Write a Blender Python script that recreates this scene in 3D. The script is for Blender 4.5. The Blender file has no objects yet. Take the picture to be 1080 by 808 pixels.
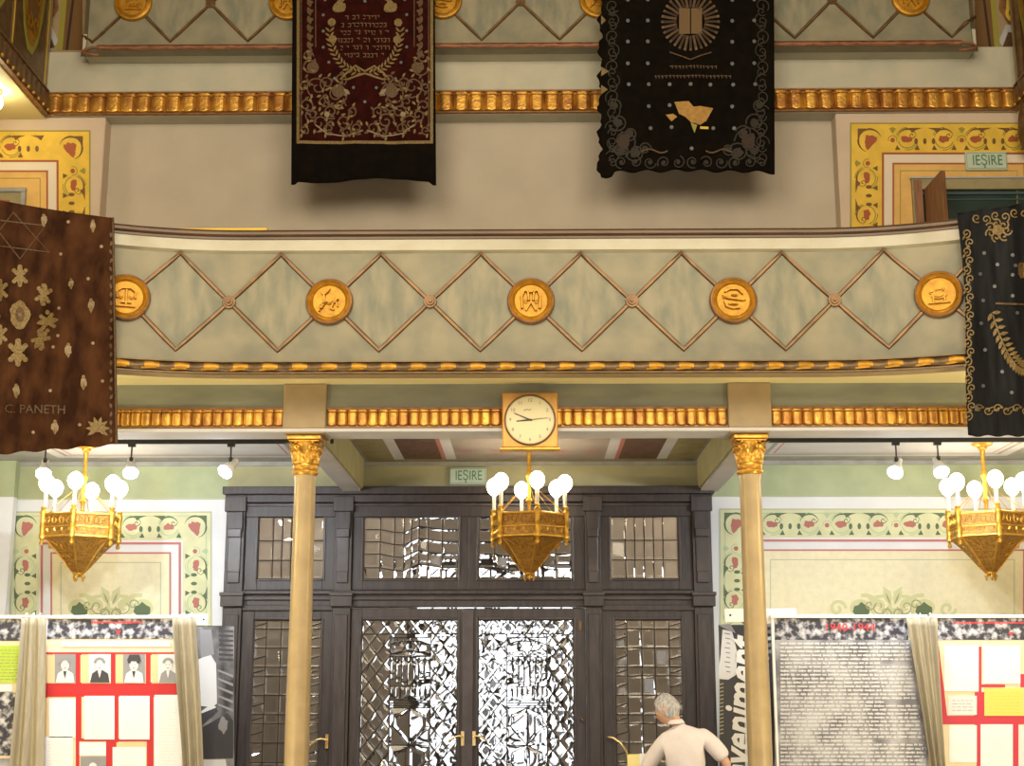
import bpy, bmesh, math, random
from mathutils import Vector, Matrix
from mathutils.geometry import tessellate_polygon
random.seed(7)
PI = math.pi
C = bpy.context.scene.collection
# ---------------------------------------------------------------- camera
F = 1500.0; EYE = 1.6
TH = math.atan(326.0/F); PS = math.atan(20.0*math.cos(TH)/F)
RIGHT = Vector((math.cos(PS), math.sin(PS), 0))
FWD = Vector((-math.sin(PS)*math.cos(TH), math.cos(PS)*math.cos(TH), math.sin(TH)))
UP = Vector((math.sin(PS)*math.sin(TH), -math.cos(PS)*math.sin(TH), math.cos(TH)))
cam = bpy.data.cameras.new('camera'); camo = bpy.data.objects.new('camera', cam); C.objects.link(camo)
cam.sensor_width = 36; cam.lens = F*36/1080.0; cam.clip_end = 300
camo.matrix_world = Matrix(((RIGHT.x, UP.x, -FWD.x, 0), (RIGHT.y, UP.y, -FWD.y, 0), (RIGHT.z, UP.z, -FWD.z, EYE), (0, 0, 0, 1)))
bpy.context.scene.camera = camo
def P(px, py, Y):
    """photo measurement -> (x, z) in metres on the upright plane y = Y"""
    r = RIGHT*((px-540)/F) + UP*((404-py)/F) + FWD
    t = Y/r.y
    return (r.x*t, EYE + r.z*t)
def PX(px, py, Y): return P(px, py, Y)[0]
def PZ(px, py, Y): return P(px, py, Y)[1]

# ---------------------------------------------------------------- materials
def mat(name, col, rough=.6, metal=0, var=.0, scale=6, bump=0, bscale=None, col2=None, emit=None, estr=0, stretch=None, coat=0, spec=None, detail=3):
    m = bpy.data.materials.new(name); m.use_nodes = True
    nt = m.node_tree; b = nt.nodes['Principled BSDF']
    b.inputs['Base Color'].default_value = (*col, 1); b.inputs['Roughness'].default_value = rough; b.inputs['Metallic'].default_value = metal
    if coat: b.inputs['Coat Weight'].default_value = coat; b.inputs['Coat Roughness'].default_value = .12
    if spec is not None: b.inputs['Specular IOR Level'].default_value = spec
    if emit: b.inputs['Emission Color'].default_value = (*emit, 1); b.inputs['Emission Strength'].default_value = estr
    tc = None
    if var or bump or col2:
        tc = nt.nodes.new('ShaderNodeTexCoord'); mp = nt.nodes.new('ShaderNodeMapping'); nt.links.new(tc.outputs['Object'], mp.inputs[0])
        if stretch: mp.inputs['Scale'].default_value = stretch
    if var or col2:
        n = nt.nodes.new('ShaderNodeTexNoise'); n.inputs['Scale'].default_value = scale; n.inputs['Detail'].default_value = detail
        nt.links.new(mp.outputs[0], n.inputs['Vector'])
        r = nt.nodes.new('ShaderNodeValToRGB'); nt.links.new(n.outputs['Fac'], r.inputs[0])
        c2 = col2 or tuple(max(0, c*(1-var)) for c in col); c1 = col if col2 else tuple(min(1, c*(1+var*.5)) for c in col)
        r.color_ramp.elements[0].position = .35; r.color_ramp.elements[1].position = .65
        r.color_ramp.elements[0].color = (*c2, 1); r.color_ramp.elements[1].color = (*c1, 1)
        nt.links.new(r.outputs[0], b.inputs['Base Color'])
    if bump:
        n2 = nt.nodes.new('ShaderNodeTexNoise'); n2.inputs['Scale'].default_value = bscale or scale*4; n2.inputs['Detail'].default_value = 3
        nt.links.new(mp.outputs[0], n2.inputs['Vector'])
        bp = nt.nodes.new('ShaderNodeBump'); bp.inputs['Strength'].default_value = bump; bp.inputs['Distance'].default_value = .02
        nt.links.new(n2.outputs['Fac'], bp.inputs['Height']); nt.links.new(bp.outputs[0], b.inputs['Normal'])
    return m
M = {}
M['cream_wall'] = mat('cream_wall', (.53, .47, .385), .75, var=.06, scale=2)
M['pier_wall'] = mat('pier_wall', (.62, .50, .39), .75, var=.06, scale=2)
M['pale_beam'] = mat('pale_beam', (.56, .53, .42), .6, var=.10, scale=2.5, col2=(.47, .47, .38))
M['pale_wall'] = mat('pale_wall', (.72, .75, .80), .7, var=.04, scale=3)
M['sage_wall'] = mat('sage_wall', (.40, .46, .29), .75, var=.10, scale=3)
M['sage_centre_lit'] = mat('sage_centre_lit', (.40, .38, .22), .75, var=.10, scale=3)  # same sage wall; the centre bay's yellowish lighting is put into this colour
M['stucco'] = mat('stucco', (.29, .265, .18), .55, var=.2, scale=3.2, col2=(.20, .20, .145), bump=.15, bscale=9)
M['stucco_panel'] = mat('stucco_panel', (.30, .275, .19), .55, scale=3.5, col2=(.18, .19, .14), stretch=(2.2, 1, .8), bump=.15, bscale=9)
M['stucco_band'] = mat('stucco_band', (.33, .30, .20), .35, scale=3, col2=(.38, .36, .26), coat=.3)
M['green_beam'] = mat('green_beam', (.28, .29, .22), .45, scale=3, col2=(.21, .22, .18), stretch=(.6, 1, 2))
M['soffit'] = mat('soffit', (.88, .78, .42), .6, var=.05, scale=2)
M['block'] = mat('block', (.36, .27, .15), .5, var=.1, scale=5)
M['gold'] = mat('gold', (.72, .40, .07), .33, .75, var=.35, scale=9, bump=.25, bscale=30)
M['gold_frieze'] = mat('gold_frieze', (.74, .42, .08), .34, .7, scale=5.5, col2=(.42, .19, .05), bump=.3, bscale=30)
M['gold_matt'] = mat('gold_matt', (.50, .25, .02), .45, .45, var=.25, scale=14, bump=.2, bscale=40)
M['gold_bright'] = mat('gold_bright', (.74, .42, .06), .35, .7, var=.2, scale=20)
M['gold_dark'] = mat('gold_dark', (.42, .22, .05), .4, .7, var=.35, scale=30, bump=.5, bscale=70)
M['gold_edge'] = mat('gold_edge', (.30, .15, .06), .45, .4, var=.3, scale=12)
M['bronze'] = mat('bronze', (.17, .095, .04), .4, .45, var=.3, scale=10)
M['rail_wood'] = mat('rail_wood', (.09, .042, .015), .35, var=.3, scale=5, stretch=(.5, 3, 3))
M['moulding'] = mat('moulding', (.15, .09, .035), .4, .3, var=.3, scale=12)
M['red_mould'] = mat('red_mould', (.28, .12, .06), .5, .1, var=.3, scale=12)
M['column'] = mat('column', (.47, .36, .20), .38, .15, var=.12, scale=4, coat=.2)
M['dark_wood'] = mat('dark_wood', (.040, .030, .031), .42, var=.35, scale=5, stretch=(5, 5, .7), bump=.08)
M['dark_wood_edge'] = mat('dark_wood_edge', (.056, .043, .044), .35, var=.3, scale=5)
M['brown_wood'] = mat('brown_wood', (.24, .11, .05), .45, var=.35, scale=4, stretch=(6, 6, .6))
M['brass'] = mat('brass', (.75, .55, .25), .25, .9)
M['lead'] = mat('lead', (.07, .065, .06), .4, .5)
M['white'] = mat('white', (.85, .85, .84), .5)
M['black'] = mat('black', (.015, .015, .015), .4)
M['track_black'] = mat('track_black', (.03, .03, .03), .45)
M['dial'] = mat('dial', (.74, .68, .42), .4)
M['clock_case'] = mat('clock_case', (.62, .33, .08), .4, .3, var=.15, scale=8)
M['ceil_white'] = mat('ceil_white', (.58, .58, .61), .7, var=.06, scale=3)
M['ceil_grey'] = mat('ceil_grey', (.34, .34, .33), .7, var=.15, scale=5)
M['ceil_cream'] = mat('ceil_cream', (.30, .26, .23), .7, var=.08, scale=4)
M['ceil_brown'] = mat('ceil_brown', (.14, .075, .055), .7, var=.3, scale=14)
M['ceil_olive'] = mat('ceil_olive', (.30, .26, .14), .7, var=.15, scale=6)
M['lav_beam'] = mat('lav_beam', (.46, .45, .47), .7, var=.08, scale=3)
M['floor'] = mat('floor', (.45, .40, .33), .35, var=.2, scale=2)
M['skin'] = mat('skin', (.62, .36, .26), .5, var=.08, scale=20)
M['hair'] = mat('hair', (.48, .48, .50), .7, var=.35, scale=60, bump=.4, bscale=90, stretch=(1, 1, .3))
M['shirt'] = mat('shirt', (.74, .70, .73), .75, var=.04, scale=10, bump=.6, bscale=7)
M['trousers'] = mat('trousers', (.10, .10, .12), .8, var=.1, scale=10)
M['leather'] = mat('leather', (.04, .03, .025), .35)
M['folder'] = mat('folder', (.74, .66, .30), .5)
M['curtain'] = mat('curtain', (.34, .30, .215), .85, var=.12, scale=8, stretch=(6, 6, .6))
M['velvet_brown'] = mat('velvet_brown', (.075, .030, .012), .95, spec=.1, scale=5, col2=(.026, .010, .005), bump=.2, bscale=20, stretch=(1.5, 1, .7))
M['velvet_maroon'] = mat('velvet_maroon', (.030, .004, .003), .95, spec=.1, var=.4, scale=8)
M['velvet_black'] = mat('velvet_black', (.006, .0045, .003), .95, spec=.08, var=.3, scale=8)
M['velvet_navy'] = mat('velvet_navy', (.019, .021, .024), .95, spec=.12, scale=4, col2=(.009, .009, .010), bump=.2, bscale=16, stretch=(3, 1, .4))
M['thread_gold'] = mat('thread_gold', (.20, .135, .045), .6, .2, var=.4, scale=60)
M['thread_dim'] = mat('thread_dim', (.10, .055, .022), .6, .2, var=.4, scale=60)
M['patch_ochre'] = mat('patch_ochre', (.42, .24, .06), .8, var=.2, scale=20)
M['thread_faded'] = mat('thread_faded', (.14, .085, .035), .7)
M['thread_dark'] = mat('thread_dark', (.022, .016, .009), .7, .1, var=.4, scale=50)
M['thread_pale'] = mat('thread_pale', (.26, .19, .11), .6, .1, var=.2, scale=50)
M['thread_silver'] = mat('thread_silver', (.12, .13, .14), .5, .3)
M['thread_brown'] = mat('thread_brown', (.035, .018, .010), .7, .1)
M['pt_yellow'] = mat('pt_yellow', (.78, .52, .06), .65, var=.12, scale=5)
M['pt_orange'] = mat('pt_orange', (.72, .45, .14), .65, var=.1, scale=5)
M['pt_red'] = mat('pt_red', (.36, .09, .03), .65)
M['pt_brown'] = mat('pt_brown', (.16, .08, .02), .65)
M['pt_olive'] = mat('pt_olive', (.30, .27, .04), .65)
M['pt_white'] = mat('pt_white', (.74, .66, .54), .65)
M['pg_band'] = mat('pg_band', (.64, .66, .42), .65, var=.08, scale=5)
M['pg_light'] = mat('pg_light', (.42, .54, .34), .65)
M['pg_green'] = mat('pg_green', (.10, .15, .08), .65)
M['pg_red'] = mat('pg_red', (.42, .15, .13), .65)
M['pg_line'] = mat('pg_line', (.50, .17, .17), .65)
M['pg_cream'] = mat('pg_cream', (.76, .72, .52), .65, var=.05, scale=12)
M['pg_scroll'] = mat('pg_scroll', (.58, .60, .34), .65)
M['pg_scroll_dark'] = mat('pg_scroll_dark', (.34, .34, .20), .65)
M['pg_thin'] = mat('pg_thin', (.45, .48, .36), .65)
M['red_paper'] = mat('red_paper', (.46, .010, .018), .6)
M['crimson_paper'] = mat('crimson_paper', (.50, .03, .06), .6)
M['tan_card'] = mat('tan_card', (.70, .50, .28), .7)
M['cream_card'] = mat('cream_card', (.72, .62, .44), .7)
M['sheet'] = mat('sheet', (.74, .75, .78), .6, var=.03, scale=9)
M['lime_sheet'] = mat('lime_sheet', (.42, .58, .06), .6)
M['yellow_sheet'] = mat('yellow_sheet', (.72, .58, .13), .6)
M['ink'] = mat('ink', (.20, .20, .22), .6)
M['faint_ink'] = mat('faint_ink', (.62, .62, .64), .6)
M['print_dark'] = mat('print_dark', (.04, .04, .05), .5)
M['print_mid'] = mat('print_mid', (.24, .24, .26), .5)
M['print_pale'] = mat('print_pale', (.62, .63, .66), .5)
M['red_ink'] = mat('red_ink', (.75, .04, .05), .6)
def photo_mat(name, dark, light, scale, lo=.42, hi=.6, stretch=(1, 1, 1)):
    m = mat(name, light, .5, scale=scale, col2=dark, stretch=stretch, detail=5)
    for n in m.node_tree.nodes:
        if n.type == 'VALTORGB': n.color_ramp.elements[0].position = lo; n.color_ramp.elements[1].position = hi
    return m
M['crowd_photo'] = photo_mat('crowd_photo', (.03, .03, .05), (.55, .56, .62), 14, .46, .64)
M['grey_photo'] = photo_mat('grey_photo', (.16, .16, .19), (.46, .47, .52), 3.2, .4, .62)
M['bw_photo'] = photo_mat('bw_photo', (.03, .03, .035), (.30, .30, .32), 3.5, .38, .7, (1.2, 1, .8))
M['sign_green'] = mat('sign_green', (.05, .20, .12), .5)
M['sign_pale'] = mat('sign_pale', (.50, .60, .50), .4)
M['candle'] = mat('candle', (.90, .85, .70), .5)
def emis(name, col, s):
    m = mat(name, col, .5, emit=col, estr=s); return m
M['bulb_warm'] = emis('bulb_warm', (1, .82, .56), 19)
M['bulb_cool'] = emis('bulb_cool', (.86, .92, 1), 30)
M['glass'] = bpy.data.materials.new('leaded_glass'); M['glass'].use_nodes = True
_b = M['glass'].node_tree.nodes['Principled BSDF']
_b.inputs['Base Color'].default_value = (.97, .97, .96, 1); _b.inputs['Roughness'].default_value = .03
_b.inputs['Transmission Weight'].default_value = 1; _b.inputs['IOR'].default_value = 1.5

# ---------------------------------------------------------------- mesh builder
def wloc(o):
    v = Vector((0, 0, 0))
    while o is not None: v = v + o.location; o = o.parent
    return v
class MB:
    def __init__(s): s.v = []; s.f = []; s.m = []
    def add(s, vs, fs, m=0):
        k = len(s.v); s.v += [tuple(v) for v in vs]; s.f += [tuple(i+k for i in f) for f in fs]; s.m += [m]*len(fs)
    def box(s, x0, x1, y0, y1, z0, z1, m=0):
        vs = [(x, y, z) for x in (x0, x1) for y in (y0, y1) for z in (z0, z1)]
        s.add(vs, [(0, 1, 3, 2), (4, 6, 7, 5), (0, 4, 5, 1), (2, 3, 7, 6), (0, 2, 6, 4), (1, 5, 7, 3)], m)
    def prism(s, poly, fmap, m=0):
        """poly: 2D points; fmap(x, y, k) k=0 back / 1 front -> 3D"""
        n = len(poly); vs = [fmap(a, b, 0) for a, b in poly] + [fmap(a, b, 1) for a, b in poly]
        tri = tessellate_polygon([[Vector((a, b, 0)) for a, b in poly]])
        fs = [tuple(t) for t in tri] + [tuple(i+n for i in t) for t in tri]
        fs += [(i, (i+1) % n, n+(i+1) % n, n+i) for i in range(n)]
        s.add(vs, fs, m)
    def lathe(s, prof, cx, cy, n=24, m=0, cap=True, mod=None):
        vs = []; fs = []
        for j, (r, z) in enumerate(prof):
            for i in range(n):
                a = 2*PI*i/n; rr = r*(mod(a, j) if mod else 1)
                vs.append((cx+rr*math.cos(a), cy+rr*math.sin(a), z))
        for j in range(len(prof)-1):
            for i in range(n):
                fs.append((j*n+i, j*n+(i+1) % n, (j+1)*n+(i+1) % n, (j+1)*n+i))
        if cap: fs.append(tuple(range(n))); fs.append(tuple((len(prof)-1)*n+i for i in range(n)))
        s.add(vs, fs, m)
    def tube(s, pts, r, n=8, m=0, radii=None):
        pts = [Vector(p) for p in pts]; vs = []; fs = []
        up = None
        for i, p in enumerate(pts):
            t = (pts[min(i+1, len(pts)-1)]-pts[max(i-1, 0)]).normalized()
            if up is None: up = Vector((0, 0, 1)) if abs(t.z) < .9 else Vector((1, 0, 0))
            a = t.cross(up).normalized(); b = a.cross(t).normalized(); up = b
            rr = radii[i] if radii else r
            for k in range(n):
                an = 2*PI*k/n; vs.append(p+a*rr*math.cos(an)+b*rr*math.sin(an))
        for i in range(len(pts)-1):
            for k in range(n): fs.append((i*n+k, i*n+(k+1) % n, (i+1)*n+(k+1) % n, (i+1)*n+k))
        fs.append(tuple(range(n))); fs.append(tuple((len(pts)-1)*n+k for k in range(n)))
        s.add(vs, fs, m)
    def grid(s, fn, nu, nv, m=0, mf=None):
        vs = [fn(i/nu, j/nv) for j in range(nv+1) for i in range(nu+1)]; k = len(s.v)
        s.v += [tuple(v) for v in vs]
        for j in range(nv):
            for i in range(nu):
                a = k+j*(nu+1)+i
                s.f.append((a, a+1, a+nu+2, a+nu+1)); s.m.append(mf((i+.5)/nu, (j+.5)/nv) if mf else m)
    def solid_grid(s, fn, nu, nv, back, m=0, mf=None, mb=None):
        """fn(u,v) front, back(u,v) rear: a closed sheet with real thickness"""
        k = len(s.v); s.grid(fn, nu, nv, m, mf)
        k2 = len(s.v); s.grid(back, nu, nv, m if mb is None else mb)
        W = nu+1
        e = [(i, i+1) for i in range(nu)] + [(nu+j*W, nu+(j+1)*W) for j in range(nv)] + [(nv*W+i+1, nv*W+i) for i in range(nu-1, -1, -1)] + [((j+1)*W, j*W) for j in range(nv-1, -1, -1)]
        for a, b in e: s.f.append((k+a, k+b, k2+b, k2+a)); s.m.append(m)
    def sphere(s, c, r, n=14, k=8, m=0, sc=(1, 1, 1)):
        vs = [(c[0], c[1], c[2]-r*sc[2])]; fs = []
        for j in range(1, k):
            t = -PI/2+PI*j/k
            for i in range(n):
                a = 2*PI*i/n; vs.append((c[0]+r*sc[0]*math.cos(t)*math.cos(a), c[1]+r*sc[1]*math.cos(t)*math.sin(a), c[2]+r*sc[2]*math.sin(t)))
        vs.append((c[0], c[1], c[2]+r*sc[2])); L = len(vs)-1
        for i in range(n): fs.append((0, 1+(i+1) % n, 1+i)); fs.append((L, 1+(k-2)*n+i, 1+(k-2)*n+(i+1) % n))
        for j in range(k-2):
            for i in range(n): fs.append((1+j*n+i, 1+j*n+(i+1) % n, 1+(j+1)*n+(i+1) % n, 1+(j+1)*n+i))
        s.add(vs, fs, m)
    def rib(s, pts, w, h, f, m=0, step=.12, closed=False):
        """raised strip along 2D polyline; f(a, b, off) -> 3D"""
        q = []
        P2 = list(pts) + ([pts[0]] if closed else [])
        for (a, b) in zip(P2[:-1], P2[1:]):
            L = math.hypot(b[0]-a[0], b[1]-a[1]); n = max(1, int(L/step))
            for i in range(n): q.append((a[0]+(b[0]-a[0])*i/n, a[1]+(b[1]-a[1])*i/n))
        q.append(P2[-1]); vs = []; n = len(q)
        for i, p in enumerate(q):
            a = q[max(i-1, 0)]; b = q[min(i+1, n-1)]
            if closed and i in (0, n-1): a = q[-2]; b = q[1]
            dx, dy = b[0]-a[0], b[1]-a[1]; L = math.hypot(dx, dy) or 1; nx, ny = -dy/L*w/2, dx/L*w/2
            for k, hh in ((1, 0), (.55, h), (-.55, h), (-1, 0)): vs.append(f(p[0]+nx*k, p[1]+ny*k, hh))
        fs = []
        for i in range(n-1):
            for k in range(3): fs.append((i*4+k, i*4+k+1, (i+1)*4+k+1, (i+1)*4+k))
            fs.append((i*4+3, i*4, (i+1)*4, (i+1)*4+3))
        fs.append((0, 1, 2, 3)); fs.append(tuple((n-1)*4+k for k in (0, 1, 2, 3)))
        s.add(vs, fs, m)
    def build(s, name, mats, parent=None, smooth=False, bevel=0, fix=True, auto=None):
        if not isinstance(mats, (list, tuple)): mats = [mats]
        o = raw(name, s.v, s.f, mats, s.m, parent, smooth, fix)
        if bevel:
            b = o.modifiers.new('bevel', 'BEVEL'); b.width = bevel; b.segments = 2; b.limit_method = 'ANGLE'; b.angle_limit = math.radians(40)
        return o
def raw(name, v, f, mats, mi, parent, smooth=False, fix=True):
    me = bpy.data.meshes.new(name)
    off = wloc(parent) if parent is not None else Vector((0, 0, 0))
    me.from_pydata([(a[0]-off.x, a[1]-off.y, a[2]-off.z) for a in v], [], f)
    for m in mats: me.materials.append(M[m] if isinstance(m, str) else m)
    me.polygons.foreach_set('material_index', mi)
    if fix:
        bm = bmesh.new(); bm.from_mesh(me); bmesh.ops.recalc_face_normals(bm, faces=bm.faces[:]); bm.to_mesh(me); bm.free()
    if smooth is True: me.polygons.foreach_set('use_smooth', [True]*len(me.polygons))
    elif smooth:
        me.polygons.foreach_set('use_smooth', [True]*len(me.polygons)); me.set_sharp_from_angle(angle=math.radians(smooth))
    me.update()
    o = bpy.data.objects.new(name, me); C.objects.link(o)
    if parent is not None: o.parent = parent
    return o
def tag(o, label=None, cat=None, group=None, kind=None):
    if label: o['label'] = label
    if cat: o['category'] = cat
    if group: o['group'] = group
    if kind: o['kind'] = kind
    return o
def empty(name, loc=(0, 0, 0), label=None, cat=None, group=None, kind=None):
    o = bpy.data.objects.new(name, None); o.empty_display_size = .1; C.objects.link(o); o.location = loc
    return tag(o, label, cat, group, kind)
def kids(o): return [c for c in bpy.data.objects if c.parent == o]
def copy_tree(o, parent=None):
    c = o.copy(); C.objects.link(c); c.parent = parent
    for ch in kids(o): copy_tree(ch, c)
    return c
# ---------------------------------------------------------------- flat painted / sewn ornament
LAY = .0022
class Paint:
    def __init__(s, mats): s.mats = list(mats); s.it = []
    def mi(s, m):
        if m not in s.mats: s.mats.append(m)
        return s.mats.index(m)
    def poly(s, pts, m, l=1): s.it.append((list(pts), s.mi(m), l))
    def rect(s, x0, y0, x1, y1, m, l=1): s.poly([(x0, y0), (x1, y0), (x1, y1), (x0, y1)], m, l)
    def frame(s, x0, y0, x1, y1, w, m, l=1, bottom=True):
        s.rect(x0, y0, x1, y0+w, m, l); s.rect(x0, y0+w, x0+w, y1, m, l); s.rect(x1-w, y0+w, x1, y1, m, l)
        if bottom: s.rect(x0+w, y1-w, x1-w, y1, m, l)
    def disc(s, cx, cy, r, m, l=1, ry=None, n=14, rot=0):
        ry = ry or r; c, d = math.cos(rot), math.sin(rot)
        s.poly([(cx+r*math.cos(a)*c-ry*math.sin(a)*d, cy+r*math.cos(a)*d+ry*math.sin(a)*c) for a in [2*PI*i/n for i in range(n)]], m, l)
    def line(s, pts, w, m, l=1, taper=False):
        n = len(pts); L = []; R = []
        for i, p in enumerate(pts):
            a = pts[max(i-1, 0)]; b = pts[min(i+1, n-1)]; dx, dy = b[0]-a[0], b[1]-a[1]; q = math.hypot(dx, dy) or 1
            ww = w/2*((1-abs(2*i/(n-1)-1)*.85) if taper else 1)
            L.append((p[0]-dy/q*ww, p[1]+dx/q*ww)); R.append((p[0]+dy/q*ww, p[1]-dx/q*ww))
        for i in range(n-1): s.poly([L[i], L[i+1], R[i+1], R[i]], m, l)
    def arc(s, cx, cy, r, a0, a1, w, m, l=1, n=14, taper=False, ry=None):
        ry = ry or r
        s.line([(cx+r*math.cos(a0+(a1-a0)*i/n), cy+ry*math.sin(a0+(a1-a0)*i/n)) for i in range(n+1)], w, m, l, taper)
    def spiral(s, cx, cy, r, turns, a0, w, m, l=1, hand=1, n=22):
        s.line([(cx+r*(1-.85*i/n)*math.cos(a0+hand*2*PI*turns*i/n), cy+r*(1-.85*i/n)*math.sin(a0+hand*2*PI*turns*i/n)) for i in range(n+1)], w, m, l)
    def leaf(s, x, y, L, w, a, m, l=1):
        q = [(0, 0), (.25, .8), (.55, 1), (.8, .55), (1, 0), (.8, -.55), (.55, -1), (.25, -.8)]
        c, d = math.cos(a), math.sin(a)
        s.poly([(x+u*L*c-v*w/2*d, y+u*L*d+v*w/2*c) for u, v in q], m, l)
    def blob(s, cx, cy, r, m, l=1, seed=0, n=12, amp=.35, ry=None):
        rr = random.Random(seed); ry = ry or r
        s.poly([(cx+r*(1-amp+amp*1.6*rr.random())*math.cos(2*PI*i/n), cy+ry*(1-amp+amp*1.6*rr.random())*math.sin(2*PI*i/n)) for i in range(n)], m, l)
    def text(s, txt, x, y, size, m, l=1, ang=0, align='CENTER', sx=1, shear=0, flip=-1, bold=0):
        cu = bpy.data.curves.new('t', 'FONT'); cu.body = txt; cu.size = size; cu.align_x = align; cu.align_y = 'CENTER'; cu.resolution_u = 2; cu.shear = shear; cu.offset = bold
        ob = bpy.data.objects.new('t', cu); C.objects.link(ob)
        dg = bpy.context.evaluated_depsgraph_get(); dg.update()
        me = bpy.data.meshes.new_from_object(ob.evaluated_get(dg))
        c, d = math.cos(ang), math.sin(ang)
        for p in me.polygons:
            q = [me.vertices[i].co for i in p.vertices]
            s.poly([(x+(v.x*sx*c-v.y*flip*d), y+(v.x*sx*d+v.y*flip*c)) for v in q], m, l)
        bpy.data.objects.remove(ob); bpy.data.curves.remove(cu); bpy.data.meshes.remove(me)
    def build(s, name, f, parent=None, maxlen=None, lay=LAY):
        """f(a, b, off) -> 3D"""
        V = []; Fc = []; mi = []
        bm = bmesh.new(); lv = bm.verts.layers.float.new('l')
        for ii, (pts, m, l) in enumerate(s.it):
            l = l + (ii % 24)*.035
            if len(pts) > 4:
                tri = tessellate_polygon([[Vector((a, b, 0)) for a, b in pts]])
            else: tri = [tuple(range(len(pts)))]
            vs = []
            for a, b in pts:
                v = bm.verts.new((a, b, 0)); v[lv] = l; vs.append(v)
            for t in tri:
                try: fc = bm.faces.new([vs[i] for i in t]); fc.material_index = m
                except ValueError: pass
        if maxlen:
            bmesh.ops.triangulate(bm, faces=bm.faces[:])
            for _ in range(7):
                e = [e for e in bm.edges if e.calc_length() > maxlen]
                if not e: break
                bmesh.ops.subdivide_edges(bm, edges=e, cuts=1)
                bmesh.ops.triangulate(bm, faces=bm.faces[:])
        bm.verts.index_update()
        V = [f(v.co.x, v.co.y, v[lv]*lay) for v in bm.verts]; Fc = [[v.index for v in q.verts] for q in bm.faces]; mi = [q.material_index for q in bm.faces]
        bm.free()
        return raw(name, V, Fc, s.mats, mi, parent, False, fix=False)
# ================================================================ SHELL
YW = 17.0      # lower rear wall
YU = 16.9      # upper rear wall, pier face
YR = 17.15     # recess of the upper wall
YB = 13.3; YB2 = 13.69   # gallery beam
Y0 = 12.64     # gallery front
XS = 8.8
def struct(o): o['kind'] = 'structure'; return o
def sbox(name, m, *a, bevel=0):
    b = MB(); b.box(*a); return struct(b.build(name, m, bevel=bevel))
sbox('floor', 'floor', -XS-.2, XS+.2, -6, 24, -.2, 0)
sbox('ceiling', 'cream_wall', -XS-.2, XS+.2, -6.2, 17.5, 12.0, 12.2)
sbox('wall_front', 'cream_wall', -XS-.2, XS+.2, -6.2, -6, 0, 12)
sbox('wall_left', 'cream_wall', -XS-.2, -XS, -6, 17.5, 0, 12)
sbox('wall_right', 'cream_wall', XS, XS+.2, -6, 17.5, 0, 12)
ZCEIL = PZ(560, 487, YW)           # ceiling under the gallery
ZSOF = PZ(560, 405, YB)            # soffit
ZBB = PZ(560, 452, YB)             # beam bottom
ZFT = PZ(560, 430, YB)             # top of gilt band
ZFL = ZSOF + .28
XDL = PX(236, 600, 16.85); XDR = PX(752, 600, 16.85); ZDT = PZ(560, 514, 16.85)
# lower rear wall with the entrance opening
b = MB()
b.box(-XS, XDL+.05, YW, YW+.3, 0, ZFL); b.box(XDR-.05, XS, YW, YW+.3, 0, ZFL); b.box(XDL+.05, XDR-.05, YW, YW+.3, ZDT-.05, ZFL)
struct(b.build('wall_back', 'pale_wall'))
zg = PZ(60, 526, YW)
b = MB()
b.box(-XS, XDL-.02, YW-.02, YW, zg, ZCEIL); b.box(XDR+.02, XS, YW-.02, YW, PZ(900, 523, YW), ZCEIL); b.box(XDL-.02, XDR+.02, YW-.02, YW, ZDT-.03, ZCEIL, 1)
b.box(-XS, XDL-.02, YW-.035, YW, zg-.012, zg, 2); b.box(XDR+.02, XS, YW-.035, YW, PZ(900, 523, YW)-.012, PZ(900, 523, YW), 2)
b.box(-XS, XS, YW-.05, YW, ZCEIL-.05, ZCEIL, 3)
struct(b.build('trim_sage', ['sage_wall', 'sage_centre_lit', 'pg_thin', 'ceil_grey']))
# small pier at the left corner of the rear wall
b = MB(); xl = PX(17, 560, YW); b.box(-XS, xl, YW-.16, YW-.04, 0, zg, 0); b.box(-XS, xl, YW-.16, YW-.04, zg, ZCEIL, 1)
struct(b.build('wall_pier', ['pale_wall', 'sage_wall']))
# upper rear wall
ZR = PZ(560, 243, Y0)+.0
zf0, zf1 = PZ(560, 121, YU), PZ(560, 97, YU)
xr0, xr1 = PX(108, 180, YU), PX(884, 180, YU)
b = MB()
b.box(-XS, xr0, YU, YR+.3, ZFL, zf0); b.box(xr1, XS, YU, YR+.3, ZFL, zf0)
struct(b.build('wall_upper_pier', 'pier_wall', bevel=.02))
sbox('wall_upper_back', 'cream_wall', xr0-.1, xr1+.1, YR, YR+.3, ZFL, zf0+.1)
XE = -PX(49, 110, YU)
zp0 = PZ(560, 53, YU)
b = MB(); b.box(-XS, XS, YU-.02, YR+.3, zf0, zp0); struct(b.build('wall_upper_beam', 'pale_beam'))
b = MB(); b.box(-XS, XS, YU+.1, YR+.3, zp0, 12); struct(b.build('wall_upper_top', 'cream_wall'))
# gallery slab with curved front
RA = 3.45; SX = 2.6
def arcpt(s, off=0):
    """distance s along the gallery front -> (x, y) with off towards the nave"""
    sg = 1 if s >= 0 else -1; a = abs(s)
    if a <= SX: return (s, Y0-off)
    q = (a-SX)/RA
    if q <= PI/2: return (sg*(SX+(RA-off)*math.sin(q)), Y0-RA+(RA-off)*math.cos(q))
    e = (q-PI/2)*RA
    return (sg*(SX+RA-off), Y0-RA-e)
SMAX = SX+RA*PI/2+2.5
def AM(s, z, off=0):
    x, y = arcpt(s, off); return (x, y, z)
ss = [-SMAX+2*SMAX*i/96 for i in range(97)]
front = [arcpt(s, -.06) for s in ss]
poly = front+[(XS, front[-1][1]), (XS, YB+.05), (-XS, YB+.05), (-XS, front[0][1])]
b = MB(); b.prism(poly, lambda x, y, k: (x, y, ZSOF if k == 0 else ZFL)); struct(b.build('ceiling_soffit', 'soffit'))
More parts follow.
